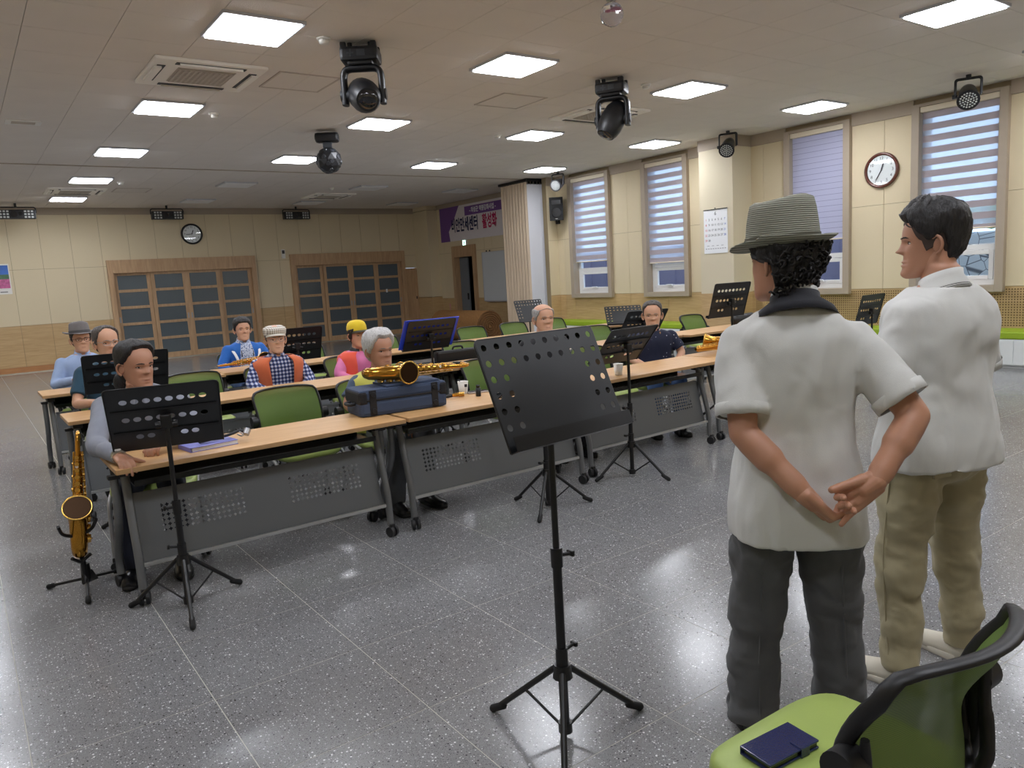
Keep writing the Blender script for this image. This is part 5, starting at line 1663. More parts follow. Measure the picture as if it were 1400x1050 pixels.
def glasses(parent, M, m):
    def fr(b):
        z = .004
        y = .098
        for s in (-1, 1):
            pts = []
            for i in range(19):
                a = 2 * PI * i / 18
                pts.append(Vector((s * .034 + .025 * math.copysign(abs(math.cos(a)) ** .75, math.cos(a)), y - .010 * (abs(s * .034 + .025 * math.cos(a)) / .06) ** 2, z + .0175 * math.copysign(abs(math.sin(a)) ** .75, math.sin(a)))))
            b.tube(pts, .0017, 6, 0, M)
            b.tube([(s * .059, y - .010, z + .006), (s * .073, y - .03, z + .006), (s * .079, -.005, z + .002), (s * .078, -.03, z - .014)], .0017, 6, .01, M)
        b.tube([(-.010, y, z + .005), (0, y + .004, z + .008), (.010, y, z + .005)], .0016, 6, 0, M)
    return part('glasses', m, parent, fr)
def fedora(parent, M, m, band, rx=.088, ry=.104, h=.115, brim=.055, z0=.045, pinch=.55, name='fedora', tilt=.06, up=.012):
    M = M @ Matrix.Translation((0, -.006, z0)) @ Matrix.Rotation(tilt, 4, 'X')
    def crown(b):
        n = 48; R_ = []
        for (k, z) in ((1.0, 0), (.985, .25), (.955, .55), (.91, .85), (.86, .97), (.72, 1.03), (.45, .98), (.15, .93)):
            ring = []
            for i in range(n):
                a = 2 * PI * i / n
                x, y = rx * k * math.cos(a), ry * k * math.sin(a)
                zz = h * z
                fr = max(0, math.sin(a))
                if z > .5: x *= 1 - .22 * pinch * fr * (z - .5) * 2; zz += .012 * (math.sin(a) ** 2) * (z > .9) - .006 * fr * (z - .5)
                ring.append(Vector((x, y, zz)))
            R_.append(ring)
        b.loft(R_, True, True, M)
    c = part(name, m, parent, crown)
    def br(b):
        n = 48; R_ = []
        for (k, z) in ((0, 0), (.3, -.001), (.7, .002), (1, 1), (1, 1.5), (.7, .0055), (.3, .004), (0, .004)):
            ring = []
            for i in range(n):
                a = 2 * PI * i / n
                s2 = math.sin(a)
                x, y = (rx + brim * k) * math.cos(a), (ry + brim * k) * math.sin(a)
                curl = up * (math.cos(a) ** 2) * k * k + (.012 * k * k if s2 < -.2 else -.012 * k * k * max(0, s2))
                zz = (z if z < .9 else (.003 if z == 1 else .006)) + curl
                ring.append(Vector((x, y, zz)))
            R_.append(ring)
        b.loft(R_, False, True, M)
    part('brim', m, c, br)
    part('band', band, c, lambda b: b.loft([[Vector((rx * k * 1.012 * math.cos(2 * PI * i / 40), ry * k * 1.012 * math.sin(2 * PI * i / 40), z)) for i in range(40)] for k, z in ((1.0, .004), (1.005, .012), (.995, .03))], False, True, M))
    return c
def cap_hat(parent, M, m, visor, flat=False, name='cap', button=None):
    M = M @ Matrix.Translation((0, -.004, .048)) @ Matrix.Rotation(.05, 4, 'X')
    def dome(b):
        n = 40; R_ = []
        prof = ((1.02, -.012), (1.03, .01), (1.0, .04), (.88, .068), (.62, .086), (.3, .094), (.05, .096)) if not flat else ((1.02, -.012), (1.06, .008), (1.10, .03), (1.02, .05), (.75, .064), (.4, .070), (.05, .071))
        for (k, z) in prof:
            R_.append([Vector((.086 * k * math.cos(2 * PI * i / n), .104 * k * math.sin(2 * PI * i / n) * (1.04 if flat and math.sin(2 * PI * i / n) > 0 else 1), z - (.3 * max(0, math.sin(2 * PI * i / n)) * (z - .02) if flat else 0))) for i in range(n)])
        b.loft(R_, True, True, M)
    c = part(name, m, parent, dome)
    def vis(b):
        R_ = []
        n = 20
        ext = .08 if not flat else .035
        for (k, dz) in ((0, 0), (.5, -.004), (1, -.014), (1, -.010), (.5, 0), (0, .004)):
            R_.append([Vector(((.086 + .0 * k) * math.cos(PI * (.12 + .76 * i / n)), (.100 + ext * k * (math.sin(PI * i / n)) ** .6) * math.sin(PI * (.12 + .76 * i / n)), -.006 + dz - .02 * k * (abs(i / n - .5) * 2) ** 2 * .6)) for i in range(n + 1)])
        b.loft(R_, False, True, M, closed=False)
    part('visor', visor, c, vis)
    return c

def sit(label, x, y, hz, heading, look, skin, shirt_m, trouser_m, bw=1.0, bd=1.0, belly=.01, long_sleeve=True, armL=None, armR=None, voxel=.0095, pitch_=0.0, group=None, lean=.03, sleeve_r=1.0, shoe_m=None, hands=True, chair_label=None, hscale=1.0):
    """seated person; x, y under the head centre, heading and look in world degrees (0 = +x, 90 = +y)"""
    rz = math.radians(heading - 90)
    fwd = Vector((math.cos(math.radians(heading)), math.sin(math.radians(heading)), 0))
    loc = Vector((x, y, 0)) - fwd * (lean + .02)
    t = thing('person', label, 'person', loc, rz, 'people sitting at the tables')
    P = Vector((0, 0, .535)); N = Vector((0, lean, hz - .143)); Hc = Vector((0, lean + .02, hz))
    Mh = Matrix.Translation(Hc) @ Matrix.Rotation(math.radians(look - heading), 4, 'Z') @ Matrix.Rotation(math.radians(pitch_), 4, 'X') @ Matrix.Diagonal((hscale, hscale, hscale, 1))
    sh = {}
    shz = N.z - .076
    b = MB()
    torso(b, P, N, bw * .96, bd * .96, 0, belly=belly)
    J = {}
    for s, key, arm in ((-1, 'L', armL), (1, 'R', armR)):
        S = Vector((s * .168 * bw, lean * .9, shz))
        E_, W_ = arm if arm else (Vector((s * .23 * bw, .02, shz - .27)), Vector((s * .10, .24, .60)))
        E_, W_ = Vector(E_), Vector(W_)
        J[key] = (S, E_, W_)
        limb(b, [S, (S + E_) / 2, E_, E_ + (W_ - E_) * .35, W_], [.048 * bw, .042, .036, .037, .026])
        hp, kn, an = Vector((s * .09, .02, .53)), Vector((s * .115, .41, .50)), Vector((s * .12, .38, .09))
        limb(b, [hp, kn], [.075, .055]); limb(b, [kn, kn + (an - kn) * .35, an], [.054, .052, .036])
    b.capsule(N + Vector((0, 0, -.03)), Hc + Vector((0, -.012, -.06)), .053, .050)
    fb = fuse(b, voxel, 4)
    add_head(fb, Mh)
    if hands:
        for key, rt in (('L', False), ('R', True)):
            S, E_, W_ = J[key]
            d = (W_ - E_).normalized()
            join(fb, hand(W_, d + Vector((0, 0, -.15)), Vector((0, 0, -1)), rt, (.45, .5, .5, .5), voxel=.0045))
    body = fb.build('body', skin, t)
    # shirt
    b = MB()
    torso(b, P, N, bw, bd, .012, t0=-.1, t1=1.0, belly=belly)
    for key, s in (('L', -1), ('R', 1)):
        S, E_, W_ = J[key]
        if long_sleeve:
            limb(b, [S, (S + E_) / 2, E_, E_ + (W_ - E_) * .5, W_ - (W_ - E_).normalized() * .025], [.058 * bw * sleeve_r, .056 * sleeve_r, .051 * sleeve_r, .046 * sleeve_r, .037])
        else:
            b.tube([S, S + (E_ - S) * .35, S + (E_ - S) * .72], [.062 * bw, .060, .062], 18)
            b.sphere(S, .058 * bw)
    fs = fuse(b, voxel, 4)
    wrinkle(fs, .006, (9, 9, 6), x * 3.1)
    so = fs.build('shirt', shirt_m, t)
    # trousers
    b = MB()
    torso(b, P, N, bw, bd, .016, t0=-.17, t1=.12, belly=belly)
    b.sphere((0, .03, .53), (.165 * bw, .15, .10))
    for s in (-1, 1):
        limb(b, [(s * .09, .02, .53), (s * .115, .42, .50)], [.092, .072])
        limb(b, [(s * .115, .42, .50), (s * .12, .385, .09)], [.072, .058])
    fs = fuse(b, .012, 4)
    wrinkle(fs, .007, (10, 10, 7), y)
    fs.build('trousers', trouser_m, t)
    for s in (-1, 1):
        shoe(t, (s * .12, .38), (s * .12, 1, 0), shoe_m or M_shoe_k, M_sole_d)
    if chair_label:
        place_chair(loc.x, loc.y, chair_label, rz + PI)
    return t, body, Mh, N, P, so, J
M_shoe_k = mat('black_leather', (18, 18, 20), .3)
M_sole_d = mat('dark_sole', (28, 27, 26), .7)
M_sole_w = mat('white_sole', (214, 208, 194), .6)
M_tr_navy = mat('navy_trousers', (34, 38, 52), .85, var=(60, .1))
M_tr_grey = mat('grey_trousers', (84, 86, 88), .85, var=(60, .08))
M_tr_k = mat('black_trousers', (28, 28, 32), .85)
M_tr_jean = mat('jeans', (70, 96, 140), .9, var=(40, .2))

def cloth(name, rgb, v=.05): return mat(name, rgb, .85, var=(18, v), bump=(420, .12), sheen=.1)
def pattern(name, kind, cols, sc=40):
    m = mat(name, cols[0], .85)
    nt = m.node_tree; b = nt.nodes['Principled BSDF']; tc = nt.nodes.new('ShaderNodeTexCoord')
    def ramp(src, c1, c2, lo, hi):
        r = nt.nodes.new('ShaderNodeValToRGB'); r.color_ramp.elements[0].position = lo; r.color_ramp.elements[1].position = hi
        r.color_ramp.elements[0].color = (*lin(c1), 1); r.color_ramp.elements[1].color = (*lin(c2), 1)
        nt.links.new(src, r.inputs['Fac']); return r.outputs['Color']
    if kind == 'plaid':
        outs = []
        for ax in ('X', 'Z'):
            w = nt.nodes.new('ShaderNodeTexWave'); w.bands_direction = ax; w.inputs['Scale'].default_value = sc * .16
            nt.links.new(tc.outputs['Object'], w.inputs['Vector']); outs.append(w.outputs['Fac'])
            w2 = nt.nodes.new('ShaderNodeTexWave'); w2.bands_direction = ax; w2.inputs['Scale'].default_value = sc * .5
            nt.links.new(tc.outputs['Object'], w2.inputs['Vector']); outs.append(w2.outputs['Fac'])
        a = nt.nodes.new('ShaderNodeMath'); a.operation = 'ADD'; nt.links.new(outs[0], a.inputs[0]); nt.links.new(outs[2], a.inputs[1])
        c1 = ramp(a.outputs[0], cols[0], cols[1], .28, .5)
        nt.nodes[-1].color_ramp.elements.new(.85).color = (*lin(cols[2]), 1)
        a.use_clamp = False
        h = nt.nodes.new('ShaderNodeMath'); h.operation = 'MULTIPLY'; h.inputs[1].default_value = .5
        nt.links.new(a.outputs[0], h.inputs[0]); nt.links.new(h.outputs[0], nt.nodes[-2].inputs['Fac'] if nt.nodes[-2].type == 'VALTORGB' else c1.node.inputs['Fac'])
        nt.links.new(c1, b.inputs['Base Color'])
    elif kind == 'floral':
        v = nt.nodes.new('ShaderNodeTexVoronoi'); v.inputs['Scale'].default_value = sc
        nt.links.new(tc.outputs['Object'], v.inputs['Vector'])
        nt.links.new(ramp(v.outputs['Distance'], cols[1], cols[0], .3, .45), b.inputs['Base Color'])
    elif kind == 'dots':
        v = nt.nodes.new('ShaderNodeTexVoronoi'); v.inputs['Scale'].default_value = sc; v.inputs['Randomness'].default_value = .6
        nt.links.new(tc.outputs['Object'], v.inputs['Vector'])
        nt.links.new(ramp(v.outputs['Distance'], cols[1], cols[0], .10, .14), b.inputs['Base Color'])
    return m

TX, TY = 2.35, 1.3           # the spot between the two standing people that everyone watches
def gaze(x, y): return math.degrees(math.atan2(TY - y, TX - x))
SHORT = [(0, .86), (30, .85), (55, .72), (75, .60), (88, .40), (104, .50), (120, .24), (180, .12)]

HATTOP = [(0, .80), (40, .78), (60, .76), (180, .76)]
# 1 front row, long slicked-back hair, grey shirt, hands on the table
W1 = cloth('grey_blue_shirt', (136, 140, 152))
hd1 = -105
x, y = .765, 4.62
t, body, Mh, N, P, so, J = sit('person with slicked-back long dark hair in grey shirt resting hands on table', x, y, 1.17, hd1, -66, M_skin_tan, W1, M_tr_navy, bw=1.13, bd=1.12, belly=.03,
    armR=((.20, .57, .80), (.07, .84, .785)), armL=((-.28, .42, .80), (-.13, .63, .80)), pitch_=-6, lean=.24, voxel=.008, chair_label=C + 'under the person with long dark hair', hscale=1.08)
add_face(body, Mh, M_brow, eye_open=.6)
add_hair(t, Mh, M_hair_k, [(0, .90), (35, .88), (55, .76), (75, .62), (92, .50), (108, .42), (130, .06), (180, .02)], .014, seed=2, rough=.002)
part('ponytail', M_hair_k, t, lambda b: [b.capsule((0, -.09, -.05), (0, -.085, -.15), .04, .03, 14, Mh), b.sphere((.02, -.075, -.09), (.055, .04, .06), 14, 10, Mh), b.sphere((-.02, -.075, -.09), (.055, .04, .06), 14, 10, Mh)] and None)
collar(t, N, W1, .064, .03)
S_, E_, W_ = J['R']
wd = (W_ - E_).normalized()
wo = part('wristwatch', mat('watch_steel', (190, 186, 176), .25, .9), t, lambda b: b.cyl(W_ - wd * .008, W_ + wd * .016, .0345, .0335, 24))
part('watch_face', M_paper, wo, lambda b: b.cyl(W_ + wd * .004 + Vector((0, 0, .030)), W_ + wd * .004 + Vector((0, 0, .038)), .017, .016, 18))

# 2 middle row, dark teal shirt, thin glasses
W2 = cloth('teal_shirt', (38, 72, 92))
x, y = .92, 6.68
t, body, Mh, N, P, so, J = sit('person in dark teal shirt and thin glasses with receding hair', x, y, 1.20, -92, gaze(x, y) - 2, M_skin, W2, M_tr_k, bw=1.08, bd=1.05, long_sleeve=False, belly=.02, armR=((.27, .16, .76), (.16, .42, .79)), armL=((-.27, .16, .76), (-.14, .42, .79)), chair_label=C + 'under the person in dark teal', hscale=1.06)
add_face(body, Mh, M_brow, eye_open=.8)
add_hair(t, Mh, M_hair_s, [(0, .97), (25, .95), (50, .86), (68, .66), (88, .42), (104, .50), (120, .22), (180, .10)], .009, seed=3)
glasses(t, Mh, M_steel)
# 3 rear row, pale blue shirt, grey fedora
W3 = cloth('pale_blue_shirt', (160, 182, 220))
x, y = .96, 8.58
t, body, Mh, N, P, so, J = sit('person in pale blue shirt, grey felt hat and dark glasses', x, y, 1.155, -88, gaze(x, y) - 6, M_skin, W3, M_tr_k, bw=1.08, belly=.02, armR=((.28, .12, .74), (.14, .36, .80)), armL=((-.28, .12, .74), (-.10, .38, .79)), chair_label=C + 'under the person in pale blue shirt', hscale=1.06)
add_face(body, Mh, M_brow)
add_hair(t, Mh, M_hair_k, SHORT, .009, seed=4, top=HATTOP)
glasses(t, Mh, M_blackgloss)
M_felt = mat('grey_felt', (124, 120, 120), .9, var=(60, .12)); M_felt_b = mat('grey_band', (86, 84, 86), .8)
fedora(t, Mh, M_felt, M_felt_b, z0=.058, h=.10, brim=.05)
collar(t, N, W3, .064, .035)
# 4 rear row, blue jacket over patterned shirt
W4 = pattern('blue_floral_shirt', 'floral', ((196, 206, 226), (52, 82, 140)), 70)
MJ = cloth('royal_blue_jacket', (38, 104, 190))
x, y = 2.54, 8.6
t, body, Mh, N, P, so, J = sit('person in blue jacket with white stripes over a patterned shirt', x, y, 1.115, -90, -94, M_skin, MJ, M_tr_jean, bw=1.05, armR=((.28, .10, .72), (.10, .33, .60)), armL=((-.28, .10, .72), (-.10, .33, .60)), chair_label=C + 'under the person in blue jacket', hscale=1.06)
add_face(body, Mh, M_brow)
add_hair(t, Mh, M_hair_k, [(0, .80), (30, .79), (55, .68), (75, .56), (88, .40), (104, .48), (120, .24), (180, .12)], .012, seed=5, lift=.6)
def front_shirt(b):
    n = 12
    R_ = []
    for tt, w, d in ((.0, .10, .135), (.25, .095, .132), (.5, .085, .130), (.75, .075, .128), (.92, .06, .105), (1.0, .05, .082)):
        c = P + (N - P) * tt
        R_.append([c + Vector((w * (-1 + 2 * i / n), (d + .016) * (1 - .18 * abs(-1 + 2 * i / n) ** 2), 0)) for i in range(n + 1)])
    b.loft(R_, cap=False, closed=False)
b = MB(); front_shirt(b); b.build('inner_shirt', W4, t, solid=.006)
collar(t, N, W4, .066, .04)
for s in (-1, 1):
    part('jacket_stripe', M_paper, t, lambda b: b.tube([(s * .10, .162, .74), (s * .122, .162, .82), (s * .142, .130, .88), (s * .148, .05, .918)], [.014, .015, .015, .015], 8, .04, None, .35, (0, 1, 0)))
    part('suspender', M_black, t, lambda b: b.tube([(s * .055, .115, .925), (s * .062, .145, .88), (s * .06, .155, .82)], .006, 6, .02))
# 5 middle row, flat cap, orange vest over plaid
W5 = pattern('plaid_shirt', 'plaid', ((36, 44, 84), (84, 100, 156), (206, 210, 224)), 62)
MV5 = cloth('orange_vest', (206, 106, 66))
x, y = 2.25, 6.68
t, body, Mh, N, P, so, J = sit('person in orange vest over plaid shirt, wearing a checked flat cap and glasses', x, y, 1.10, -92, -99, M_skin_pale, W5, M_tr_navy, bw=1.05, armR=((.27, .10, .72), (.08, .34, .62)), armL=((-.27, .10, .72), (-.08, .34, .62)), chair_label=C + 'under the person in orange vest and flat cap', hscale=1.06)
add_face(body, Mh, M_brow_g)
add_hair(t, Mh, M_hair_s, SHORT, .006, seed=6, top=HATTOP)
glasses(t, Mh, M_steel)
cap_hat(t, Mh, pattern('check_cap', 'plaid', ((150, 140, 126), (196, 190, 180), (232, 228, 220)), 120), mat('cap_visor', (214, 208, 196), .8), flat=True, name='flat_cap')
vest(t, P, N, MV5, 1.09, 1.07, .018, gap=.8)
collar(t, N, MATS['plaid_shirt'], .064, .035)
# 6 middle row, yellow cap, pink shirt, orange-red vest
W6 = cloth('pink_shirt', (226, 128, 178)); MV6 = cloth('coral_vest', (240, 96, 74)); M_yel = cloth('yellow_cap', (226, 196, 40))
x, y = 3.05, 6.72
t, body, Mh, N, P, so, J = sit('person in yellow cap, pink shirt and bright orange-red vest', x, y, 1.06, -84, gaze(x, y) + 12, M_skin, W6, M_tr_k, bw=.93, bd=.95, armR=((.25, .08, .70), (.08, .32, .62)), armL=((-.25, .08, .70), (-.08, .32, .62)), chair_label=C + 'under the person in yellow cap', hscale=1.02)
add_face(body, Mh, M_brow)
add_hair(t, Mh, M_hair_k, [(0, .80), (40, .78), (60, .62), (85, .36), (110, .26), (180, .08)], .012, seed=7, top=HATTOP)
cap_hat(t, Mh, M_yel, mat('cap_visor_dark', (70, 66, 52), .8))
vest(t, P, N, MV6, .95, .95, .016, gap=.75)
collar(t, N, M_black, .060, .035, flare=1.35)
# 7 front row, white hair, yellow vest over slate shirt
W7 = cloth('slate_shirt', (72, 88, 112)); MV7 = cloth('yellow_vest', (206, 202, 96)); M_edge7 = mat('vest_edging', (66, 44, 40), .7)
x, y = 2.37, 4.88
t, body, Mh, N, P, so, J = sit('white-haired person in yellow vest behind the blue instrument case', x, y, 1.075, -90, -82, M_skin_tan, W7, M_tr_grey, bw=1.06, long_sleeve=False, armR=((.28, .05, .72), (.10, .30, .60)), armL=((-.28, .05, .72), (-.10, .30, .60)), pitch_=-4, voxel=.008, shoe_m=M_shoe_k, chair_label=C + 'under the white-haired person', hscale=1.10)
add_face(body, Mh, M_brow_g, eye_open=.8)
add_hair(t, Mh, M_hair_w, [(0, .84), (30, .86), (50, .76), (72, .56), (90, .40), (104, .46), (120, .20), (180, .06)], .020, seed=8, rough=.004, lift=.3)
vest(t, P, N, MV7, 1.08, 1.05, .016, gap=.8)
for s in (-1, 1):
    part('vest_edging', M_edge7, t, lambda b: b.tube([(s * .072, .150, .66), (s * .072, .150, .75), (s * .078, .138, .82), (s * .078, .085, .885), (s * .075, .02, .91)], .010, 8, .04, None, .6, (0, 1, 0)))
# 8 front row, bald person in black
W8 = cloth('black_shirt', (26, 26, 30))
x, y = 4.07, 5.15
t, body, Mh, N, P, so, J = sit('balding person with grey side hair in black shirt', x, y, 1.153, -100, -104, M_skin, W8, M_tr_k, bw=1.05, voxel=.008, chair_label=C + 'under the balding person', hscale=1.06)
add_face(body, Mh, M_brow_g, eye_open=.8)
add_hair(t, Mh, M_hair_g, [(0, .85), (40, .80), (60, .62), (88, .42), (104, .48), (120, .22), (180, .10)], .006, top=[(0, .851), (40, .801), (58, .80), (80, .84), (120, .86), (180, .84)], seed=9, rough=.0015)
# 9 front row, navy dotted shirt
W9 = pattern('navy_dotted_shirt', 'dots', ((26, 32, 56), (196, 200, 210)), 26)
x, y = 5.30, 5.05
t, body, Mh, N, P, so, J = sit('person in navy short-sleeved shirt with small white motifs', x, y, 1.09, -118, -136, M_skin, W9, M_tr_jean, bw=1.08, belly=.02, long_sleeve=False, armR=((.28, .06, .72), (.10, .32, .60)), armL=((-.28, .06, .72), (-.10, .32, .60)), pitch_=-4, voxel=.008, chair_label=C + 'under the navy-shirted person', hscale=1.08)
add_face(body, Mh, M_brow_g, eye_open=.7)
add_hair(t, Mh, M_hair_s, [(0, .90), (30, .89), (55, .78), (75, .60), (88, .42), (104, .50), (120, .24), (180, .12)], .007, seed=10)
collar(t, N, W9, .064, .03, open_=1.0)
part('lanyard', mat('lanyard_gold', (150, 110, 60), .6), t, lambda b: b.tube([(-.05, .10, .93), (-.045, .125, .86), (-.03, .135, .80)], [.010, .014, .006], 8, .02))

# ------------------------------------------------------------------ the two standing people
def stand_legs(b, hipz, feet, knee_fwd, r, twist=0.0):
    pass

# --- person in straw fedora, back to the camera, hands clasped behind
HX, HY = 2.075, 1.385
heading = 47.0
rz = math.radians(heading - 90)
t = thing('person', 'person in straw fedora and white polo shirt with hands clasped behind the back', 'person', (HX, HY, 0), rz, 'people standing')
hz = 1.545
P = Vector((0, 0, .86)); N = Vector((0, .0, hz - .148)); Hc = Vector((-.03, .03, hz))
Mh = Matrix.Translation(Hc) @ Matrix.Rotation(math.radians(38), 4, 'Z') @ Matrix.Rotation(math.radians(-4), 4, 'X') @ Matrix.Diagonal((1.04, 1.04, 1.04, 1))
SL, EL, WL = Vector((-.165, -.01, 1.298)), Vector((-.178, -.11, 1.035)), Vector((-.02, -.205, .865))
SR, ER, WR = Vector((.165, -.01, 1.298)), Vector((.305, -.13, 1.075)), Vector((.165, -.225, .905))
b = MB()
torso(b, P, N, .98, 1.0, 0, belly=.03)
for S, E_, W_ in ((SL, EL, WL), (SR, ER, WR)):
    u = (E_ - S)
    limb(b, [S, S + u * .5, E_], [.044, .049, .042])
    limb(b, [E_, E_ + (W_ - E_) * .3, E_ + (W_ - E_) * .7, W_], [.042, .045, .036, .028])
FT = {-1: Vector((-.135, -.02, .08)), 1: Vector((.145, .02, .08))}
for s in (-1, 1):
    limb(b, [(s * .09, 0, .84), (s * .11, .01, .62), (s * .125, .015, .45)], [.088, .075, .055]); limb(b, [(s * .125, .015, .45), (s * .13, -.0, .32), FT[s]], [.046, .044, .034])
b.capsule(N + Vector((0, 0, -.03)), Hc + Vector((.012, -.02, -.06)), .056, .054)
fb = fuse(b, .0065, 4)
add_head(fb, Mh, 64)
hr = hand(WR, (-.80, -.06, -.55), (.0, -1, .12), True, (1.0, 1.05, 1.0, .15), voxel=.0030, s=1.14, fan=.10, thumb_dir=(-.90, -.34, -.16))
hl = hand(WL, (.62, -.02, -.62), (.35, .25, .75), False, (.95, 1.0, 1.0, .95), voxel=.0030, s=1.16, fan=.05)
join(fb, hr); join(fb, hl)
body = fb.build('body', M_skin_tan, t)
add_face(body, Mh, M_brow)
M_polo = cloth('white_polo', (206, 206, 202), .02)
M_polo2 = cloth('white_polo_warm', (212, 212, 208), .02)
b = MB()
torso(b, P, N, 1.0, 1.02, .020, t0=-.34, t1=1.0, belly=.03, hem=(.186, .145), ex=2.7)
for S, E_ in ((SL, EL), (SR, ER)):
    u = E_ - S
    b.tube([S - u * .1, S + u * .2, S + u * .5, S + u * .80], [.058, .070, .075, .080], 22); b.sphere(S, .062)
fs = fuse(b, .0075, 5)
wrinkle(fs, .013, (7, 7, 2.6), 2.2)
wrinkle(fs, .003, (16, 16, 9), 4.2)
fs.build('polo_shirt', M_polo, t)
for S, E_ in ((SL, EL), (SR, ER)):
    u = (E_ - S); d = u.normalized()
    part('sleeve_cuff', M_polo2, t, lambda b: b.loft([b.ring(S + u * .80 + d * z, d, r, 28) for z, r in ((-.03, .0795), (-.028, .0815), (.006, .0805), (.006, .074))], cap=False))
M_kcollar = cloth('black_collar', (30, 31, 38))
collar(t, N + Vector((0, -.006, -.004)), M_kcollar, .070, .040, tilt=.40, open_=1.3, flare=1.62, drop=.036, name='collar')
collar(t, N + Vector((0, -.0, .004)), M_polo2, .066, .045, tilt=.42, open_=.9, flare=1.08, drop=.01, name='collar_stand')
# trousers
b = MB()
torso(b, P, N, .86, .9, .0, t0=-.17, t1=.06, belly=.01)
b.sphere((0, -.015, .76), (.142, .112, .12))
for s in (-1, 1):
    a_ = FT[s]
    b.tube([(s * .085, -.0, .80), (s * .105, .0, .68), (s * .12, .01, .45), (s * .132, .0, .25), (a_.x, a_.y - .005, .045)], [.092, .100, .088, .083, .082], 24, .05)
fs = fuse(b, .0085, 4)
wrinkle(fs, .014, (6, 6, 9), 5.0)
wrinkle(fs, .006, (13, 13, 17), 8.0)
tr = fs.build('trousers', cloth('charcoal_trousers', (82, 83, 84), .05), t)
for s in (-1, 1):
    part('crease', MATS['charcoal_trousers'], tr, lambda b: b.tube([(s * .115, -.092, .66), (s * .125, -.078, .45), (s * .134, -.082, .25), (FT[s].x, FT[s].y - .084, .06)], .003, 6, .04))
    shoe(t, (FT[s].x, FT[s].y), (s * .2, 1, 0), M_shoe_k, M_sole_d)
# straw fedora and dark hair below it
M_straw_hat = bpy.data.materials.new('sage_straw'); M_straw_hat.use_nodes = True
nt = M_straw_hat.node_tree; bs = nt.nodes['Principled BSDF']
tc = nt.nodes.new('ShaderNodeTexCoord'); w = nt.nodes.new('ShaderNodeTexWave'); w.bands_direction = 'Z'; w.inputs['Scale'].default_value = 52; w.inputs['Distortion'].default_value = .8; w.inputs['Detail'].default_value = 2
nt.links.new(tc.outputs['Object'], w.inputs['Vector'])
r = nt.nodes.new('ShaderNodeValToRGB'); r.color_ramp.elements[0].color = (*lin((112, 112, 100)), 1); r.color_ramp.elements[1].color = (*lin((168, 168, 154)), 1)
nt.links.new(w.outputs['Fac'], r.inputs['Fac']); nt.links.new(r.outputs['Color'], bs.inputs['Base Color']); bs.inputs['Roughness'].default_value = .9
bp = nt.nodes.new('ShaderNodeBump'); bp.inputs['Strength'].default_value = .8; bp.inputs['Distance'].default_value = .003
nt.links.new(w.outputs['Fac'], bp.inputs['Height']); nt.links.new(bp.outputs['Normal'], bs.inputs['Normal'])
M_hband = mat('sage_band', (84, 82, 68), .8)
fh = fedora(t, Mh, M_straw_hat, M_hband, rx=.096, ry=.112, h=.125, brim=.046, z0=.040, tilt=.03, name='straw_fedora')
add_hair(t, Mh, M_hair_k, [(0, .80), (45, .78), (70, .62), (86, .46), (104, .42), (122, .14), (180, .06)], .034, seed=11, rough=.011, seg=90, nr=26, top=[(0, .80), (45, .78), (60, .70), (180, .70)])
# curls below the hat
cb = MB(); rnd = random.Random(5)
for k in range(150):
    a = math.radians(rnd.uniform(205, 345)); tt = rnd.uniform(.14, .60)
    p = head_pt(tt, a, .037)
    rr = rnd.uniform(.006, .011)
    ax = Vector((rnd.uniform(-1, 1), rnd.uniform(-1, 1), rnd.uniform(-1, 1))).normalized()
    u_ = ax.orthogonal().normalized(); w_ = ax.cross(u_)
    cb.tube([p + u_ * rr * math.cos(q) + w_ * rr * math.sin(q) + ax * .002 * q for q in (0, .9, 1.8, 2.7, 3.6, 4.5, 5.4)], .0032, 5, 0, Mh)
tag(cb.build('hair_curls', M_hair_k, t), kind='stuff')

# --- dark-haired person in white polo and khaki trousers, in profile
RX, RY = 2.76, 1.28
heading = 76.0
rz = math.radians(heading - 90)
t = thing('person', 'dark-haired person in white polo shirt and khaki trousers, seen in profile', 'person', (RX, RY, 0), rz, 'people standing')
hz = 1.578
P = Vector((0, -.01, .92)); N = Vector((0, -.01, hz - .155)); Hc = Vector((0.0, .03, hz))
Mh = Matrix.Translation(Hc) @ Matrix.Rotation(math.radians(46), 4, 'Z') @ Matrix.Rotation(math.radians(-3), 4, 'X') @ Matrix.Diagonal((1.03, 1.03, 1.03, 1))
SL, EL, WL = Vector((-.168, -.02, 1.33)), Vector((-.235, .02, 1.10)), Vector((-.16, .235, 1.085))
SR, ER, WR = Vector((.168, -.02, 1.33)), Vector((.23, .02, 1.10)), Vector((.06, .24, 1.10))
b = MB()
torso(b, P, N, 1.04, .98, 0, belly=.0)
for S, E_, W_ in ((SL, EL, WL), (SR, ER, WR)):
    u = (E_ - S)
    limb(b, [S, S + u * .5, E_], [.042, .046, .04]); limb(b, [E_, E_ + (W_ - E_) * .3, E_ + (W_ - E_) * .7, W_], [.04, .043, .034, .027])
FT = {-1: Vector((-.175, -.03, .08)), 1: Vector((.165, .0, .08))}
for s in (-1, 1):
    limb(b, [(s * .09, 0, .90), (s * .115, .015, .68), (s * .135, .02, .50)], [.088, .076, .056]); limb(b, [(s * .135, .02, .50), (s * .15, .0, .36), FT[s]], [.044, .042, .033])
b.capsule(N + Vector((0, .0, -.03)), Hc + Vector((.0, -.025, -.05)), .056, .056)
fb = fuse(b, .0065, 4)
add_head(fb, Mh, 84, 70)
join(fb, hand(WL, (.35, .75, .12), (.55, -.2, -.2), False, (.9, .9, .9, .9), voxel=.0036))
join(fb, hand(WR, (-.3, .8, .1), (-.5, -.2, -.4), True, (.9, .9, .9, .9), voxel=.0036))
body = fb.build('body', M_skin_tan, t)
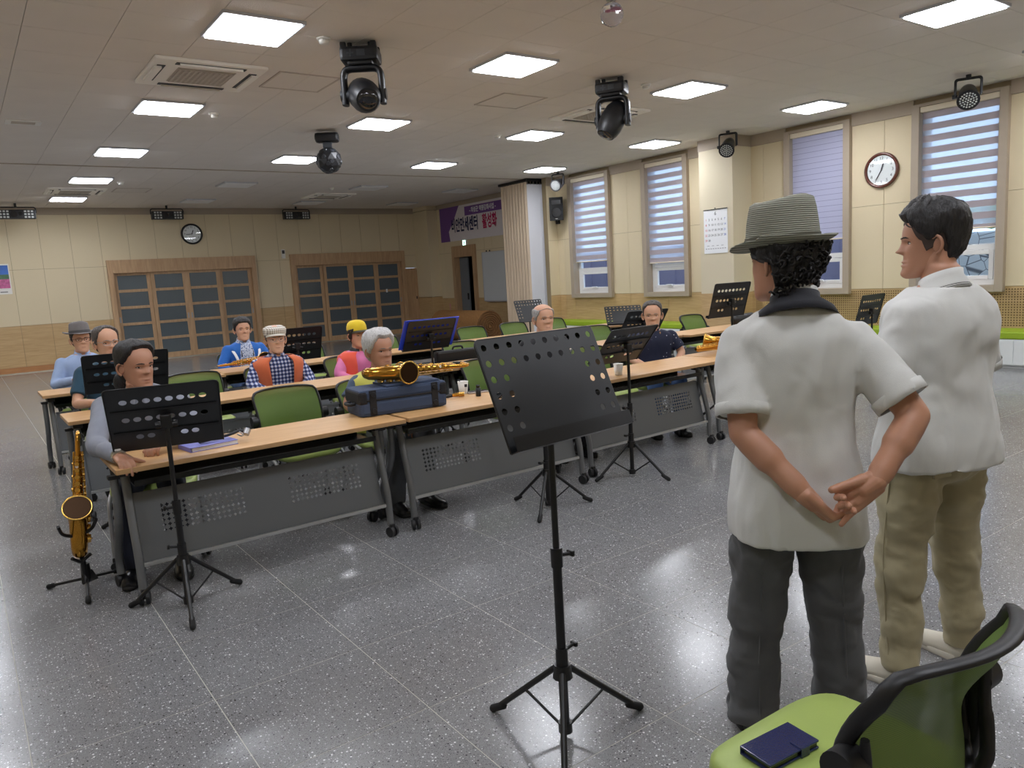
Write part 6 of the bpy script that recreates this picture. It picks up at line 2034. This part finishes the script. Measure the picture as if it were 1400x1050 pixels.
add_face(body, Mh, M_brow, eye_open=.7)
add_hair(t, Mh, M_hair_k, [(0, .795), (30, .79), (48, .70), (66, .60), (80, .50), (90, .53), (100, .58), (112, .42), (126, .20), (180, .12)], .023, seed=12, rough=.0045, seg=90, nr=28, lift=.8)
add_hair(t, Mh, mat('stubble_hair', (70, 58, 52), .8), [(0, .79), (40, .72), (66, .52), (78, .36), (88, .40), (100, .52), (112, .34), (126, .12), (180, .08)], .001, top=[(0, .80), (60, .70), (90, .62), (180, .4)], seed=13, rough=.0008, name='short_side_hair')
b = MB()
torso(b, P, N, 1.05, 1.0, .026, t0=-.24, t1=1.0, hem=(.19, .135), ex=2.5)
for S, E_ in ((SL, EL), (SR, ER)):
    u = E_ - S
    b.tube([S - u * .1, S + u * .25, S + u * .55, S + u * .88], [.058, .068, .073, .078], 22); b.sphere(S, .060)
fs = fuse(b, .0075, 5)
wrinkle(fs, .012, (8, 8, 4.0), 7.7)
wrinkle(fs, .003, (18, 18, 10), 1.2)
fs.build('polo_shirt', M_polo2, t)
for S, E_ in ((SL, EL), (SR, ER)):
    u = (E_ - S); d = u.normalized()
    part('sleeve_cuff', M_polo2, t, lambda b: b.loft([b.ring(S + u * .88 + d * z, d, r, 28) for z, r in ((-.025, .0785), (-.023, .0805), (.005, .0795), (.005, .073))], cap=False))
co = collar(t, N + Vector((0, -.002, -.008)), M_polo2, .068, .045, tilt=.42, open_=.9, flare=1.30, drop=.03)
def edge(b, k_, z_):
    pts = []
    for i in range(33):
        a = PI / 2 + .45 + (2 * PI - .9) * i / 32
        x_, y_ = .068 * k_ * math.cos(a), .068 * k_ * math.sin(a) * .95
        fr = max(0, math.sin(a))
        pts.append(N + Vector((0, -.002, -.008)) + Vector((x_, y_ + .004, z_ - .42 * y_ - .03 * fr * fr)))
    b.tube(pts, .0016, 5)
part('collar_stripe', M_ink, t, lambda b: [edge(b, 1.335 * 1.075, -.0245), edge(b, 1.335 * 1.03, -.017)] and None)
b = MB()
torso(b, P, N, .98, .98, .004, t0=-.17, t1=.10)
b.sphere((0, -.025, .86), (.172, .135, .14))
for s in (-1, 1):
    a_ = FT[s]
    b.tube([(s * .09, -.005, .90), (s * .11, .005, .74), (s * .135, .02, .48), (s * .152, .0, .26), (a_.x, a_.y, .065)], [.106, .102, .084, .072, .062], 24, .05)
fs = fuse(b, .008, 4)
wrinkle(fs, .013, (6, 6, 9), 3.0); wrinkle(fs, .006, (13, 13, 17), 6.0)
M_khaki = cloth('khaki_trousers', (166, 156, 124), .06)
tr = fs.build('trousers', M_khaki, t)
M_khaki2 = cloth('khaki_pocket', (160, 150, 118), .06)
part('pocket_flap', M_khaki2, tr, lambda b: [b.box((-.085, -.158, .83), (.13, .012, .11), Matrix.Rotation(-.05, 4, 'X'), bev=.005)] and None)
part('side_seam', M_khaki2, tr, lambda b: b.tube([(-.196, .0, .84), (-.213, .005, .74), (-.221, .02, .48), (-.225, .0, .26), (-.238, -.03, .08)], .003, 6, .05))
pt = part('badge', M_paper, tr, lambda b: b.sphere((-.192, .052, .775), (.006, .018, .018), 16, 8))
part('badge_mark', M_red, pt, lambda b: [b.sphere((-.197, .055, .777), (.003, .007, .009), 10, 6)] and None)
part('badge_mark', M_blue, pt, lambda b: [b.tube([(-.196, .052 + .0145 * math.cos(q), .775 + .0145 * math.sin(q)) for q in (3.3, 3.9, 4.5, 5.1, 5.7, 6.2)], .002, 5)] and None)
M_cream = mat('cream_canvas', (212, 206, 190), .8)
shoe(t, (FT[-1].x, FT[-1].y), (-.35, 1, 0), M_cream, M_sole_w)
shoe(t, (FT[1].x, FT[1].y), (-.1, 1, 0), M_cream, M_sole_w)
# microphone in the left hand
gr = t.matrix_world
Mw = Matrix.Translation((RX, RY, 0)) @ Matrix.Rotation(rz, 4, 'Z')
c = Mw @ Vector((-.115, .325, 1.09))
m = thing('microphone', 'small pink microphone held in the hand of the dark-haired person', 'microphone', c)
d = (Mw.to_3x3() @ Vector((-.1, .35, .9))).normalized()
part('handle', M_steel, m, lambda b: b.cyl(-d * .07, d * .05, .014, .017, 16))
part('grille', mat('pink_grille', (214, 72, 190), .35), m, lambda b: b.sphere(d * .068, .024, 16, 12))
